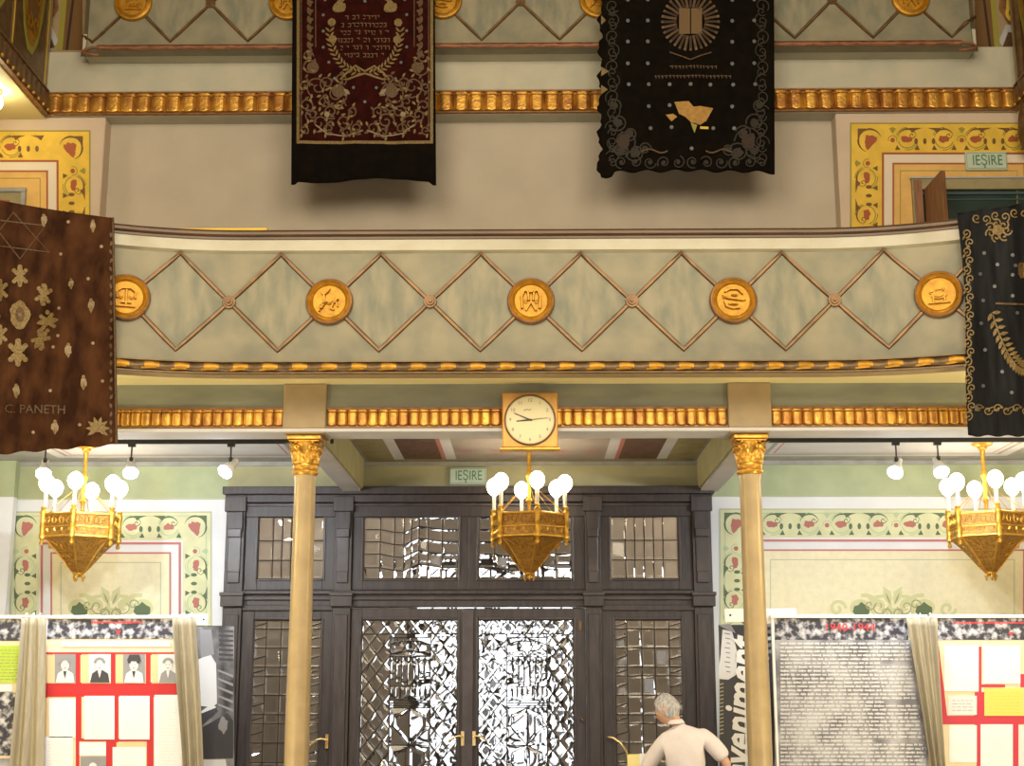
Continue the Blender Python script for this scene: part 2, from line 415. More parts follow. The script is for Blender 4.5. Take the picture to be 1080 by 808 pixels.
# rear part of the gallery floor / ceiling below, in three bays
sbox('ceiling_gallery', 'ceil_grey', -XS, XS, YB2-.02, YW, ZCEIL, ZFL)
p = Paint([])
def bayrect(x0, x1, y0, y1, m, l): p.rect(x0, y0, x1, y1, m, l)
# side bays: white field in grey
for sg in (-1, 1):
    x0, x1 = (-XS, -2.3) if sg < 0 else (2.3, XS)
    for (a0, a1) in ((x0, x0+2.6), (x0+2.9, x1)) if sg < 0 else ((x0, x1-2.9), (x1-2.6, x1)):
        bayrect(a0+.3, a1-.3, 14.2, 16.6, 'ceil_white', 1)
        p.frame(a0+.42, 14.32, a1-.42, 16.48, .05, 'ceil_grey', 2)
        p.frame(a0+.52, 14.42, a1-.52, 16.38, .02, 'pg_line', 2)
        for k in range(5):
            cx = a0+.42+(a1-a0-.84)*(k+.5)/5
            p.spiral(cx, 15.4, .14, 1.1, 0, .03, 'ceil_grey', 3)
# centre bay
bayrect(-1.95, 1.95, YB2, YW-.05, 'ceil_olive', 1)
for sg in (-1, 1):
    for x0, x1, m, l in ((1.5, 1.62, 'ceil_white', 3), (1.05, 1.5, 'ceil_brown', 2), (.88, 1.0, 'ceil_white', 3), (1.0, 1.04, 'pg_line', 3)):
        bayrect(min(sg*x0, sg*x1), max(sg*x0, sg*x1), YB2, YW-.25, m, l)
bayrect(-.88, .88, YB2, YW-.25, 'ceil_cream', 2)
for k in range(-2, 3): p.spiral(k*.36, 16.2, .12, 1.2, k, .025, 'pg_line', 4, 1 if k % 2 else -1)
struct(p.build('ceiling_painting', lambda x, y, o: (x, y, ZCEIL-.002-o)))
# transverse beams
for sg, nm in ((-1, 'ceiling_beam_left'), (1, 'ceiling_beam_right')):
    b = MB(); zb = PZ(560, 521, YW)
    b.box(sg*2.12-.13, sg*2.12+.13, YB2-.0, YW-.17, zb+.03, ZCEIL, 0); b.box(sg*2.12-.105, sg*2.12+.105, YB2, YW-.17, zb, zb+.03, 1)  # underside strip is lavender: the light falling on it is in its colour
    struct(b.build(nm, ['sage_centre_lit', 'lav_beam']))
# main gallery beam
b = MB()
b.box(-XS, XS, YB, YB2, ZBB+.02, ZSOF); b.box(-XS, XS, YB-.035, YB2-.02, PZ(560, 455.5, YB), ZBB, 1)
struct(b.build('ceiling_beam_front', ['green_beam', 'ceil_white']))
for k, x in enumerate((PX(322, 430, YB), PX(790, 430, YB))):
    b = MB(); b.box(x-.205, x+.205, YB-.05, YB, ZBB+.0, ZSOF); b.box(x-.195, x+.195, YB-.03, YB2+.02, PZ(560, 457, YB), ZBB+.02)
    struct(b.build('trim_%d' % (k+1), 'block', bevel=.012))
# gilt friezes: upright rounded tongues with scalloped foot
def frieze(name, x0, x1, y, z0, z1, pitch, depth, m, mapf=None):
    n = max(1, round((x1-x0)/pitch)); b = MB(); sub = 8
    H = z1-z0
    def prof(t, v):
        a = abs(2*t-1); e = math.sqrt(max(0, 1-a**4))
        vf = .74+.22*math.sqrt(max(0, 1-a*a)); foot = 1 if v <= vf else max(0, 1-(v-vf)/.05)
        head = .55 if v < .13 else (.25 if v < .2 else 1)
        return e*foot*head
    vs = [0, .06, .12, .13, .2, .22, .45, .68, .74, .78, .82, .86, .90, .94, .97, 1.0]
    def fn(u, v):
        s = u*n; t = s-int(s) if u < 1 else 1
        j = vs[round(v*(len(vs)-1))]
        d = depth*(.12+.88*prof(t, j))
        x = x0+(x1-x0)*u; z = z1-H*j
        return mapf(x, z, d) if mapf else (x, y-d, z)
    b.grid(fn, n*sub, len(vs)-1)
    # edging fillets above and below
    f = mapf or (lambda x, z, d: (x, y-d, z))
    for zz, w in ((z1+.012, .035), (z0-.006, .022)):
        b.rib([(x0, zz), (x1, zz)], w, depth*.8, f, 1, step=.4)
    return b
b = frieze('f', -XE, XE, YU-.02, zf0+.02, zf1-.02, .192, .065, 'gold_frieze'); struct(b.build('trim_3', ['gold_frieze', 'gold_edge'], smooth=50))
for k, (x0, x1) in enumerate(((-XS, PX(300, 440, YB)), (PX(345, 440, YB), PX(767, 440, YB)), (PX(813, 440, YB), XS))):
    b = frieze('f', x0, x1, YB, ZBB+.02, ZFT-.02, .098, .035, 'gold_bright'); struct(b.build('trim_%d' % (k+4), ['gold_frieze', 'gold_edge'], smooth=50))
# side upper beams running along the nave, frieze wrapped round, painted arcade above
zs0 = zf0-.03
for sg, nm in ((-1, 'left'), (1, 'right')):
    xa, xb = sorted((sg*XE, sg*XS))
    sbox('ceiling_upper_'+nm, 'soffit', xa, xb, 1.0, YU-.0, zs0, zs0+.2)
    b = MB(); xi0, xi1 = sorted((sg*XE, sg*(XE+.2)))
    b.box(xi0, xi1, 1.0, YU-.02, zs0+.2, 12)
    struct(b.build('wall_arcade_'+nm, 'block'))
    f = (lambda y, z, d, sg=sg: (sg*XE-sg*d, y, z))
    b = frieze('f', 1.0, YU-.12, 0, zs0+.03, zf1-.02, .176, .09, 'gold', f)
    for i in range(90): b.sphere((sg*XE-sg*.1, 1.2+i*.176, zs0+.045), .022, 8, 5, 2)
    struct(b.build('trim_frieze_'+nm, ['bronze', 'gold_edge', 'gold_bright'], smooth=50))
    p = Paint([])
    for i in range(13):   # arabesque arcade
        yc = YU-.75-i*1.15
        p.rect(yc-.52, zf1+.08, yc+.52, zf1+3.2, 'bronze', 1)
        p.disc(yc, zf1+1.4, .42, 'pt_olive', 2, ry=1.2); p.disc(yc, zf1+1.4, .33, 'gold_matt', 3, ry=1.08); p.disc(yc, zf1+1.4, .24, 'pt_brown', 4, ry=.9)
        for q in range(5):
            for e in (-1, 1): p.spiral(yc+e*.12, zf1+.6+q*.4, .11, 1.2, PI/2, .045, 'gold_matt', 5, e)
        p.rect(yc+.55, zf1+.08, yc+.6, zf1+3.2, 'pt_yellow', 2)
    struct(p.build('trim_arcade_'+nm, lambda y, z, o, sg=sg: (sg*XE-sg*(.002+o*3), y, z)))
# painted end panels beside the upper gallery front, on the rear wall
YE = YU+.06
for sg, nm, X0, X1, XM in ((-1, 'left', 10, 92, 46), (1, 'right', 1026, 1100, 1072)):
    b = MB(); a0, a1 = PX(X0, 20, YE), PX(X1, 20, YE)
    b.box(a0, a1, YE, YE+.06, zp0, 12); struct(b.build('wall_end_'+nm, 'block'))
    p = Paint([])
    def m(x): return x if sg < 0 else 1115-x
    def Q(pts): return [(m(x), y) for x, y in pts]
    p.poly(Q([(74, -60), (87, -60), (87, 53), (62, 53)]), 'pt_brown', 1)
    p.poly(Q([(70, -60), (76, -60), (66, 53), (60, 53)]), 'pt_olive', 2)
    p.poly(Q([(84, -60), (86, -60), (72, 53), (69, 53)]), 'thread_brown', 2)
    p.poly(Q([(30, -60), (56, -60), (62, 10), (50, 28), (38, 10)]), 'gold_edge', 1)
    p.poly(Q([(36, -60), (50, -60), (54, 8), (48, 20), (42, 8)]), 'pt_yellow', 2)
    for k in range(4): p.spiral(m(48), -8+k*-18, 6, 1.2, 0, 2.2, 'pt_brown', 3, 1)
    p.disc(m(47), 14, 8, 'pt_yellow', 2, ry=9); p.disc(m(47), 14, 4.5, 'pt_brown', 3, ry=5); p.disc(m(36), 8, 5, 'pt_yellow', 3, ry=7)
    p.poly(Q([(38, 28), (54, 26), (62, 44), (54, 53), (36, 53)]), 'lav_beam', 2)
    p.poly(Q([(40, 36), (52, 34), (58, 50), (50, 53), (42, 53)]), 'bronze', 3)
    struct(p.build('trim_end_'+nm, lambda x, y, o: (lambda q: (q[0], YE-.002-o, q[1]))(P(x, y, YE))))
# brown pillar foot at the right end of the frieze
b = MB(); q = PX(1077, 95, YU-.2); b.lathe([(.03, 8.1), (.09, 8.2), (.12, 8.35), (.1, 8.55), (.07, 8.7), (.06, 12)], q, YU-.3, 14); struct(b.build('trim_pillar', 'bronze', smooth=True))

# ================================================================ wall paintings
def ornament_h(p, x0, x1, y0, y1, cols, skip=None, start=0):
    """running border along x, from outer edge y0 (top) to inner y1"""
    band, light, dark, red, ring = cols
    H = y1-y0; cy = (y0+y1)/2; r = H*.36; x = x0; k = start
    while x < x1-H*.4:
        if k % 4 in (0, 2):
            p.arc(x, cy, r*1.05, -PI*.95, -PI*.1, H*.07, dark, 3, taper=True); p.arc(x, cy, r*1.0, PI*.1, PI*.9, H*.04, light, 2)
            p.blob(x-r*.12, cy+r*.05, r*.6, red, 3, seed=k, ry=r*.4); p.leaf(x+r*.1, cy+r*.3, r*.6, r*.5, -PI/4, red, 3)
            for e in (-1, 1): p.poly([(x+e*r*.75, y1-H*.06), (x+e*r*1.35, y1-H*.06), (x+e*r*1.1, y1-H*.25)], dark, 3)
            p.arc(x, cy, r*1.22, PI*.15, PI*.55, H*.035, ring, 2); p.arc(x, cy, r*1.22, PI*1.1, PI*1.5, H*.035, ring, 2); p.spiral(x+r*.5, cy-r*.35, r*.35, 1.1, 0, H*.03, dark, 3)
            x += r*1.9
        elif k % 4 == 1:
            p.disc(x, cy+H*.06, H*.09, red, 3); p.leaf(x-H*.12, y0+H*.12, H*.24, H*.14, 0, light, 3); p.poly([(x-H*.14, y0+H*.1), (x+H*.14, y0+H*.1), (x, y0+H*.3)], light, 3)
            p.arc(x, cy+H*.05, H*.17, PI*.9, PI*2.1, H*.03, light, 3)
            x += r*1.6
        else:
            for e in (-1, 0, 1): p.disc(x+e*H*.34, cy+H*.1, H*.07, dark, 3, ry=H*.12)
            for e in (-1, 1): p.poly([(x+e*H*.1, y0+H*.08), (x+e*H*.62, y0+H*.08), (x+e*H*.5, y0+H*.28), (x+e*H*.35, y0+H*.16)], dark, 3)
            x += r*2.1
        k += 1
def ornament_v(p, x0, x1, y0, y1, cols, mirror=False, start=0):
    q = Paint([]); ornament_h(q, y0, y1, 0, abs(x1-x0), cols, start=start)
    for pts, m, l in q.it:
        p.poly([((x0+b) if not mirror else (x1-b), a) for a, b in pts], q.mats[m], l)
def corner(p, cx, cy, H, cols, e):
    band, light, dark, red, ring = cols
    p.arc(cx, cy, H*.4, -PI*.9, -PI*.1, H*.07, dark, 3, taper=True); p.arc(cx, cy, H*.4, -PI/2+e*PI*.15, -PI/2+e*PI*.9, H*.07, dark, 3, taper=True)
    p.blob(cx, cy, H*.22, red, 3, seed=4); p.leaf(cx-e*H*.25, cy-H*.12, H*.3, H*.2, .7*e if e > 0 else PI-.7, red, 3); p.leaf(cx+e*.02*H, cy, H*.34, H*.22, PI/2-.2*e, red, 3)
    p.poly([(cx+e*H*.42, cy-H*.42), (cx+e*H*.12, cy-H*.42), (cx+e*H*.42, cy-H*.1)], dark, 3)
def onY(Y):
    return lambda x, y, o: (lambda q: (q[0], Y-.002-o, q[1]))(P(x, y, Y))
GC = ('pg_band', 'pg_light', 'pg_green', 'pg_red', 'pg_light')
YC_ = ('pt_yellow', 'pt_olive', 'pt_brown', 'pt_red', 'pt_olive')
def lower_panel(x0, x1, y0, name, label):
    p = Paint([]); YB_ = 812; H = 29
    p.frame(x0-1.5, y0-1.5, x1+1.5, YB_, 1.5, 'pg_thin', 1, False)
    p.rect(x0, y0, x1, y0+H, 'pg_band', 1); p.rect(x0, y0+H, x0+H, YB_, 'pg_band', 1); p.rect(x1-H, y0+H, x1, YB_, 'pg_band', 1)
    p.frame(x0+4, y0+3, x1-4, YB_, .8, 'pg_light', 2, False)
    corner(p, x0+H*.55, y0+H*.52, H, GC, -1); corner(p, x1-H*.55, y0+H*.52, H, GC, 1)
    ornament_h(p, x0+H*1.35, x1-H*1.1, y0+1, y0+H-1, GC, start=1); ornament_v(p, x0+1, x0+H-1, y0+H*1.4, YB_, GC, start=1); ornament_v(p, x1-H+1, x1-1, y0+H*1.4, YB_, GC, True, start=1)
    a = H+2
    p.frame(x0+a, y0+a, x1-a, YB_, 2.4, 'pg_line', 2, False)
    a += 12; p.frame(x0+a-1.5, y0+a-1.5, x1-a+1.5, YB_, 1.8, 'pg_line', 3, False)
    p.rect(x0+a, y0+a, x1-a, YB_, 'pg_cream', 2)
    a += 9; p.frame(x0+a, y0+a, x1-a, YB_, .9, 'pg_thin', 3, False)
    rr = random.Random(3)
    yy = y0+a+8
    while yy < 640:
        xx = x0+a+6+(4 if int(yy) % 2 else 0)
        while xx < x1-a-4: p.disc(xx, yy, .7, 'pg_band', 3, n=5); xx += 10
        yy += 9
    cx = (x0+x1)/2; s = 1
    cy = 646
    for e in (-1, 1):
        p.spiral(cx+e*14, cy-6, 12, 1.3, PI/2*(1+e)-.3, 4.2, 'pg_scroll', 4, -e); p.spiral(cx+e*14, cy-6, 9, 1.1, PI/2*(1+e), 1.2, 'pg_scroll_dark', 5, -e)
        p.disc(cx+e*34, cy-5, 11, 'pg_scroll', 4, ry=9); p.blob(cx+e*33, cy-3, 9, 'pg_green', 5, seed=5, ry=7, rot=0) if False else p.blob(cx+e*33, cy-3, 9, 'pg_green', 5, seed=5, ry=7)
        p.line([(cx+e*2, cy-20), (cx+e*10, cy-26), (cx+e*6, cy-18), (cx+e*18, cy-16)], 4, 'pg_scroll', 4)
        p.leaf(cx+e*2, cy-8, 20, 9, -PI/2+e*.35, 'pg_scroll', 4); p.leaf(cx+e*2, cy-8, 14, 2.2, -PI/2+e*.4, 'pg_scroll_dark', 6)
        p.leaf(cx+e*10, cy-6, 20, 8, -PI/2+e*1.0, 'pg_scroll', 4); p.spiral(cx+e*7, cy+1, 7, 1.2, PI/2, 1.6, 'pg_scroll_dark', 6, e); p.spiral(cx+e*24, cy-8, 6, 1.1, 0, 1.4, 'pg_scroll_dark', 6, -e)
        p.arc(cx+e*30, cy+2, 20, -PI*.95 if e > 0 else -PI*.55, -PI*.45 if e > 0 else -PI*.05, 4, 'pg_scroll', 5)
        if x1-x0 > 250:
            p.spiral(cx+e*58, cy-4, 9, 1.2, 0, 3.5, 'pg_scroll', 4, e)
    p.disc(cx, cy, 8, 'pg_scroll', 4, ry=5)
    return struct(p.build(name, onY(YW)))
lower_panel(12, 222, 541, 'trim_painting_left', 'pale green scroll-bordered wall painting behind the left chandelier')
lower_panel(760, 1122, 538, 'trim_painting_right', 'wide pale green scroll-bordered wall painting behind the right column and chandelier')
def upper_panel(x0, x1, y0, name, label, H=32, red_r=None):
    p = Paint([]); YB_ = 262
    p.frame(x0-1.5, y0-1.5, x1+1.5, YB_, 1.5, 'pt_olive', 1, False)
    p.rect(x0, y0, x1, y0+H, 'pt_yellow', 1); p.rect(x0, y0+H, x0+H, YB_, 'pt_yellow', 1); p.rect(x1-H, y0+H, x1, YB_, 'pt_yellow', 1)
    corner(p, x0+H*.6, y0+H*.55, H*.95, YC_, -1); corner(p, x1-H*.6, y0+H*.55, H*.95, YC_, 1)
    ornament_h(p, x0+H*1.35, x1-H*1.1, y0+2, y0+H-3, YC_, start=1); ornament_v(p, x0+2, x0+H-3, y0+H*1.3, YB_, YC_, start=1); ornament_v(p, x1-H+3, x1-2, y0+H*1.3, YB_, YC_, True, start=1)
    a = H; p.frame(x0+a, y0+a-2, x1-a, YB_, 2.2, 'pt_red', 3, False); p.rect(x0+a+1, y0+a, x1-a-1, YB_, 'pt_white', 2)
    a += 11; p.frame(x0+a, y0+a-2, x1-a, YB_, 1.8, 'pt_red', 4, False); p.rect(x0+a+1, y0+a-1, x1-a-1, YB_, 'pt_orange', 3)
    a += 8; p.frame(x0+a, y0+a-2, x1-a, YB_, .8, 'pt_olive', 4, False)
    return struct(p.build(name, onY(YU)))
upper_panel(-120, 94, 139, 'trim_painting_upper_left', 'yellow scroll-painted surround on the upper left wall above the brown hanging')
upper_panel(898, 1124, 131, 'trim_painting_upper_right', 'yellow scroll-painted surround round the open upper doorway with exit sign')

# upper doorways
def D(px, py, Y=YU): return P(px, py, Y)
dn = empty('door_2', (PX(1030, 240, YU), YU, ZFL), kind='structure')
x0, x1, zt = PX(960, 190, YU), PX(1140, 190, YU), PZ(1010, 190, YU)
b = MB(); b.box(x0, x1, YU-.06, YU-.01, zt-.14, zt); b.box(x0, x0+.13, YU-.06, YU-.01, ZFL, zt-.14); b.box(x1-.13, x1, YU-.06, YU-.01, ZFL, zt-.14)
b.box(x0-.01, x1+.01, YU-.075, YU-.01, zt-.0, zt+.025, 1)
b.build('door_frame', ['ceil_olive', 'lav_beam'], dn, bevel=.008)
b = MB(); b.box(x0+.13, x1-.13, YU-.012, YU-.004, ZFL, zt-.14); b.build('doorway_dark_sheet', mat('dark_green', (.012, .035, .035), .3, var=.3, scale=3), dn)  # flat dark sheet; the gloom inside the open doorway is put into its colour
b = MB(); b.box(x0+.13, x1-.13, YU-.04, YU-.012, zt-.2, zt-.17); b.box(x0+.13, x1-.13, YU-.03, YU-.012, zt-.27, zt-.255); b.build('transom_bar', mat('blue_bar', (.08, .13, .16), .25, .3), dn)
b = MB(); lx, lz = PX(976, 215, YU-.1), PZ(990, 187, YU-.5); rx = PX(992, 215, YU-.55)
b.prism([(lx, YU-.07), (lx+.05, YU-.07), (rx+.03, YU-.72), (rx-.03, YU-.74)], lambda x, y, k: (x, y, ZFL+.02 if k == 0 else lz))
b.build('door_leaf', 'brown_wood', dn, bevel=.006)
b = MB(); b.box(x0+.02, x0+.12, YU-.075, YU-.06, ZFL, zt-.02); b.build('frame_board', 'brown_wood', dn)
dn = empty('door_3', (PX(-40, 240, YU), YU, ZFL), kind='structure')
x0, x1, zt = PX(-110, 199, YU), PX(29, 199, YU), PZ(10, 199, YU)
b = MB(); b.box(x0, x1, YU-.06, YU-.01, zt-.06, zt); b.box(x1-.06, x1, YU-.06, YU-.01, ZFL, zt-.06); b.build('door_frame', 'ceil_grey', dn, bevel=.01)
b = MB(); b.box(x0, x1-.06, YU-.04, YU-.01, ZFL, zt-.06); b.build('door_board', 'ceil_olive', dn)
b = MB(); b.box(x0, x1-.2, YU-.055, YU-.04, ZFL, zt-.17); b.box(x0, x1-.24, YU-.06, YU-.055, ZFL, zt-.22, 1); b.build('door_leaf', ['pt_red', 'brown_wood'], dn)
# ================================================================ GALLERY FRONTS
def gallery_front(label, AMf, s0, s1, zt, zb, s_med, half, zc, hd, rmed, emblems, railm, mouldm, bottom_roll, label_s, ms=1.0):
    root = empty('gallery_front', AMf((s0+s1)/2, zb, 0), label, 'balcony')
    n = int((s1-s0)/.12)
    H = zt-zb
    def prof(v):     # v 0 top .. 1 bottom: outward offset
        if v < .09: return .035
        if v < .11: return .035*(1-(v-.09)/.02)
        return .02*ms*((v-.84)/.16)**2 if v > .84 else 0
    vv = [0, .03, .09, .11, .2, .35, .5, .65, .8, .86, .9, .93, .96, 1]
    fr = lambda u, v: AMf(s0+(s1-s0)*u, zt-H*vv[round(v*(len(vv)-1))], prof(vv[round(v*(len(vv)-1))]))
    bk = lambda u, v: AMf(s0+(s1-s0)*u, zt-H*vv[round(v*(len(vv)-1))], -.16)
    b = MB(); b.solid_grid(fr, n, len(vv)-1, bk, 0, mf=lambda u, v: 1 if v < 3/13 else 0)
    b.build('panel', ['stucco', 'stucco_band'], root, smooth=35)
    # painted diamond fields
    def off(z): return prof((zt-z)/H)
    f = lambda s, z, o: AMf(s, z, off(z)+.002+o)
    p = Paint([]); ks = []
    k = 0
    q = half/2
    for sm in s_med:
        for e in (-1, 1):
            c = sm+e*q
            if s0+.1 < c-q*.9 and c+q*.9 < s1-.1: p.poly([(c-q*.93, zc), (c, zc+hd*.93), (c+q*.93, zc), (c, zc-hd*.93)], 'stucco_panel', 1)
    p.build('painted_field', lambda s, z, o: AMf(s, z, off(z)+.003+o), root, maxlen=.15)
    # lattice ribs
    for sm in s_med:
        for e in (-1, 1):
            pts = [(sm, zc), (sm+e*q, zc+hd), (sm+e*2*q, zc), (sm+e*q, zc-hd)]
            if sm+e*2*q < s0-.01 or sm+e*2*q > s1+.01:
                lim = min(max(sm+e*2*q, s0+.05), s1-.05)
                if abs(lim-sm) < q*1.02: continue
                t = (abs(lim-sm)-q)/q
                for g in (-1, 1):
                    b = MB(); b.rib([(sm, zc), (sm+e*q, zc+g*hd), (lim, zc+g*hd*(1-t))], .042, .022, f); b.build('lattice_rib', 'bronze', root)
                continue
            b = MB(); b.rib(pts, .042, .022, f, closed=True); b.build('lattice_rib', 'bronze', root)
    # bosses
    bs = sorted({round(sm+e*half, 3) for sm in s_med for e in (-1, 1)})
    for s in bs:
        if s0+.1 < s < s1-.1:
            b = MB()
            for r, h0, h1 in ((.062, 0, .03), (.04, .03, .045), (.018, .045, .06)):
                ring = [(s+r*math.cos(2*PI*i/12), zc+r*math.sin(2*PI*i/12)) for i in range(12)]
                b.prism(ring, lambda a, z, k, h0=h0, h1=h1: f(a, z, h0 if k == 0 else h1))
            b.build('boss', 'bronze', root, bevel=.004)
    # medallions
    for s, em in zip(s_med, emblems):
        if not (s0 < s < s1): continue
        b = MB(); N = 40; pr = [(1, 0), (1.0, .03), (.96, .05), (.9, .055), (.86, .04), (.82, .045), (.76, .06), (.72, .05), (.68, .03)]
        def mf(u, v, s=s):
            a = 2*PI*u; j = round(v*(len(pr)-1)); r = pr[j][0]*rmed*(1+(.012*math.sin(a*20) if j in (1, 2, 3) else 0))
            return f(s+r*math.cos(a), zc+r*math.sin(a), pr[j][1])
        b.grid(mf, N, len(pr)-1, 0, lambda u, v: 1 if v < .38 else 0)
        b.prism([(s+.7*rmed*math.cos(2*PI*i/28), zc+.7*rmed*math.sin(2*PI*i/28)) for i in range(28)], lambda a, z, k: f(a, z, 0 if k == 0 else .032))
        md = b.build('medallion', ['gold_matt', 'gold_edge' if railm == 'rail_wood' else 'gold_matt'], root, smooth=40)
        e = MB(); R = rmed*.62
        for kind, *a in em:
            if kind == 'l':
                w, pts = a; e.rib([(s+x*R, zc+y*R) for x, y in pts], w*R*1.35, .034, lambda u, v, o: f(u, v, .030+o), step=.05)
            else:
                x, y, rx, ry = a; N2 = 14
                for q2, h in ((1, .044), (.6, .062)):
                    e.prism([(s+(x+rx*q2*math.cos(2*PI*i/N2))*R, zc+(y+ry*q2*math.sin(2*PI*i/N2))*R) for i in range(N2)], lambda u, v, k, h=h: f(u, v, .02 if k == 0 else h+.012))
        e.build('emblem', 'gold_matt', md)
    # hand rail
    rp = [(-.20, 0), (-.20, .06), (-.17, .085), (.06, .085), (.085, .06), (.085, .035), (.05, .02), (.05, 0)]
    b = MB(); L = len(rp)
    b.grid(lambda u, v: AMf(s0+(s1-s0)*u, zt+rp[round(v*L) % L][1], rp[round(v*L) % L][0]), n, L)
    b.f.append(tuple(range(0, (n+1)*L, n+1))); b.m.append(0); b.f.append(tuple(range(n, (n+1)*L, n+1))); b.m.append(0)
    b.build('hand_rail', railm, root, smooth=30)
    # lower moulding: leaf-wrapped roll
    b = MB(); zm = zb-.045*ms; m0, m1 = s0+bottom_roll, s1-bottom_roll
    nn = max(1, round((m1-m0)/.27)); pitch = (m1-m0)/nn
    rr = .045*ms
    def mo(u, v):
        s = m0+(m1-m0)*u; t = (s-m0)/pitch; t -= int(t); a = -PI/2+PI*v*1.0
        tw = .5+.5*math.sin(2*PI*(t+.25*v*2)); r = rr*(.8+.32*tw)
        return AMf(s, zm+r*math.sin(-a), .05*ms+r*math.cos(a)*.9)
    def mm(u, v):
        s = m0+(m1-m0)*u; t = (s-m0)/pitch; t -= int(t)
        return 1 if (.25 < v < .75 and .12 < (t+.25*v) % 1 < .62) else 0
    b.solid_grid(mo, nn*10, 8, lambda u, v: AMf(m0+(m1-m0)*u, zm+rr*math.cos(PI*v), .03), 0, mm)
    for zz in (zb+.006, zm-.052*ms):
        b.rib([(m0, zz), (m1, zz)], .018*ms, .03*ms, lambda s, z, o: AMf(s, z, .05*ms+o), 0)
    if bottom_roll:
        for e, mm_ in ((-1, m0), (1, m1)):
            b.tube([AMf(mm_+e*.14*math.sin(a), zm-.05+.05*math.cos(a), .04) for a in [i*PI*1.1/8 for i in range(9)]], .018, 8, 0)
    b.build('leaf_moulding', mouldm, root, smooth=50)
    b = MB(); b.solid_grid(lambda u, v: AMf(s0+(s1-s0)*u, zb-v*.10*ms, .045*ms), n, 2, lambda u, v: AMf(s0+(s1-s0)*u, zb-v*.10*ms, -.16)); b.build('base_strip', 'block' if railm == 'rail_wood' else 'stucco', root)
    return root
deer = [('l', .2, [(-.55, -.5), (-.3, -.1), (.3, -.05), (.6, .2)]), ('d', .05, -.02, .42, .2), ('l', .16, [(-.3, 0), (-.35, .45), (-.5, .6)]), ('l', .14, [(-.3, .5), (-.05, .75), (0, .9)]), ('l', .12, [(.3, -.1), (.15, -.55), (.35, -.6)]), ('l', .12, [(-.1, -.1), (-.6, -.25), (-.65, -.7)]), ('l', .12, [(.45, 0), (.6, -.4)])]
tree = [('l', .14, [(0, -.6), (0, .5)]), ('l', .12, [(-.6, -.1), (-.6, .35), (-.3, .6), (.3, .6), (.6, .35), (.6, -.1)]), ('l', .12, [(-.6, -.65), (.6, -.65)]), ('l', .1, [(-.35, -.4), (.35, -.4)]), ('d', -.35, .05, .16, .2), ('d', .35, .05, .16, .2)]
tents = [('l', .15, [(-.6, -.55), (-.62, .3), (-.45, .7), (-.2, .6), (-.15, 0)]), ('l', .15, [(.6, -.55), (.62, .3), (.45, .7), (.2, .6), (.15, 0)]), ('l', .14, [(-.35, -.7), (0, -.15), (.35, -.7)]), ('l', .12, [(-.2, .6), (.2, .6)]), ('d', -.36, .1, .12, .3), ('d', .36, .1, .12, .3)]
serp = [('l', .13, [(-.75, .35), (-.4, .12), (.1, .05), (.6, -.02), (.8, .02)]), ('l', .12, [(-.6, .55), (-.2, .75), (.3, .75), (.65, .4)]), ('d', -.55, .25, .18, .16), ('l', .13, [(-.6, -.1), (-.5, -.45), (-.1, -.6), (.4, -.55)]), ('d', .1, .4, .25, .14), ('d', 0, -.25, .35, .12)]
donk = [('d', 0, -.1, .5, .26), ('d', -.45, .2, .2, .2), ('l', .12, [(-.35, -.2), (-.35, -.6)]), ('l', .12, [(.35, -.2), (.4, -.6)]), ('l', .1, [(-.7, -.62), (.7, -.62)]), ('d', .1, .35, .3, .22)]
PITCH = PX(773, 318, Y0)-PX(560, 318, Y0); ZC = PZ(560, 318.3, Y0); c0 = PX(560, 316, Y0)
meds = [c0+PITCH*k for k in range(-4, 5)]
gf = gallery_front('lower curved grey-green gallery front with five gilt medallions in diamond strapwork', AM, -SMAX, SMAX, PZ(560, 253, Y0), PZ(560, 383.5, Y0), meds, PITCH/2, ZC, ZC-PZ(560, 369.5, Y0), PX(585, 318, Y0)-PX(560, 318, Y0),
    [deer, serp, tree, deer, tents, serp, donk, tree, tents], 'rail_wood', ['moulding', 'gold_matt'], 0, 'a')
# upper gallery front
Y2 = 16.5
S2a, S2b = PX(86, 10, Y2), PX(1031, 10, Y2)
def AM2(s, z, off=0):
    # straight front whose two ends turn back to the wall
    e = .16
    if s > S2b-e: a = min(1, (s-(S2b-e))/e)*PI/2; return (S2b-e+(e+off)*math.sin(a), Y2+e-(e+off)*math.cos(a), z)
    if s < S2a+e: a = min(1, ((S2a+e)-s)/e)*PI/2; return (S2a+e-(e+off)*math.sin(a), Y2+e-(e+off)*math.cos(a), z)
    return (s, Y2-off, z)
P2 = PX(720, 2, Y2)-PX(556, 2, Y2); zc2 = PZ(556, 2, Y2); c2 = PX(549, 2, Y2)
meds2 = [c2+P2*(k+.5) for k in range(-3, 3)]
gallery_front('upper grey-green gallery front behind the two tall hangings, with slim gilt strapwork', AM2, S2a, S2b, zc2+.7, PZ(556, 47, Y2), meds2, P2/2, zc2, zc2-PZ(556, 42, Y2), PX(576, 2, Y2)-PX(556, 2, Y2),
    [donk, tents, serp, deer, tree, tents], 'bronze', ['red_mould', 'red_mould'], .24, 'b', .55)
b = MB(); b.box(S2a+.03, S2b-.03, Y2+.05, YU-.03, PZ(556, 47, Y2)-.05, PZ(556, 47, Y2)+.02); struct(b.build('ceiling_upper_slab', 'pale_beam'))
b = MB(); b.box(S2a+.03, S2b-.03, Y2+.05, YU+.1, PZ(556, 47, Y2)+.02, PZ(556, 47, Y2)+.2); struct(b.build('floor_upper', 'pale_beam'))
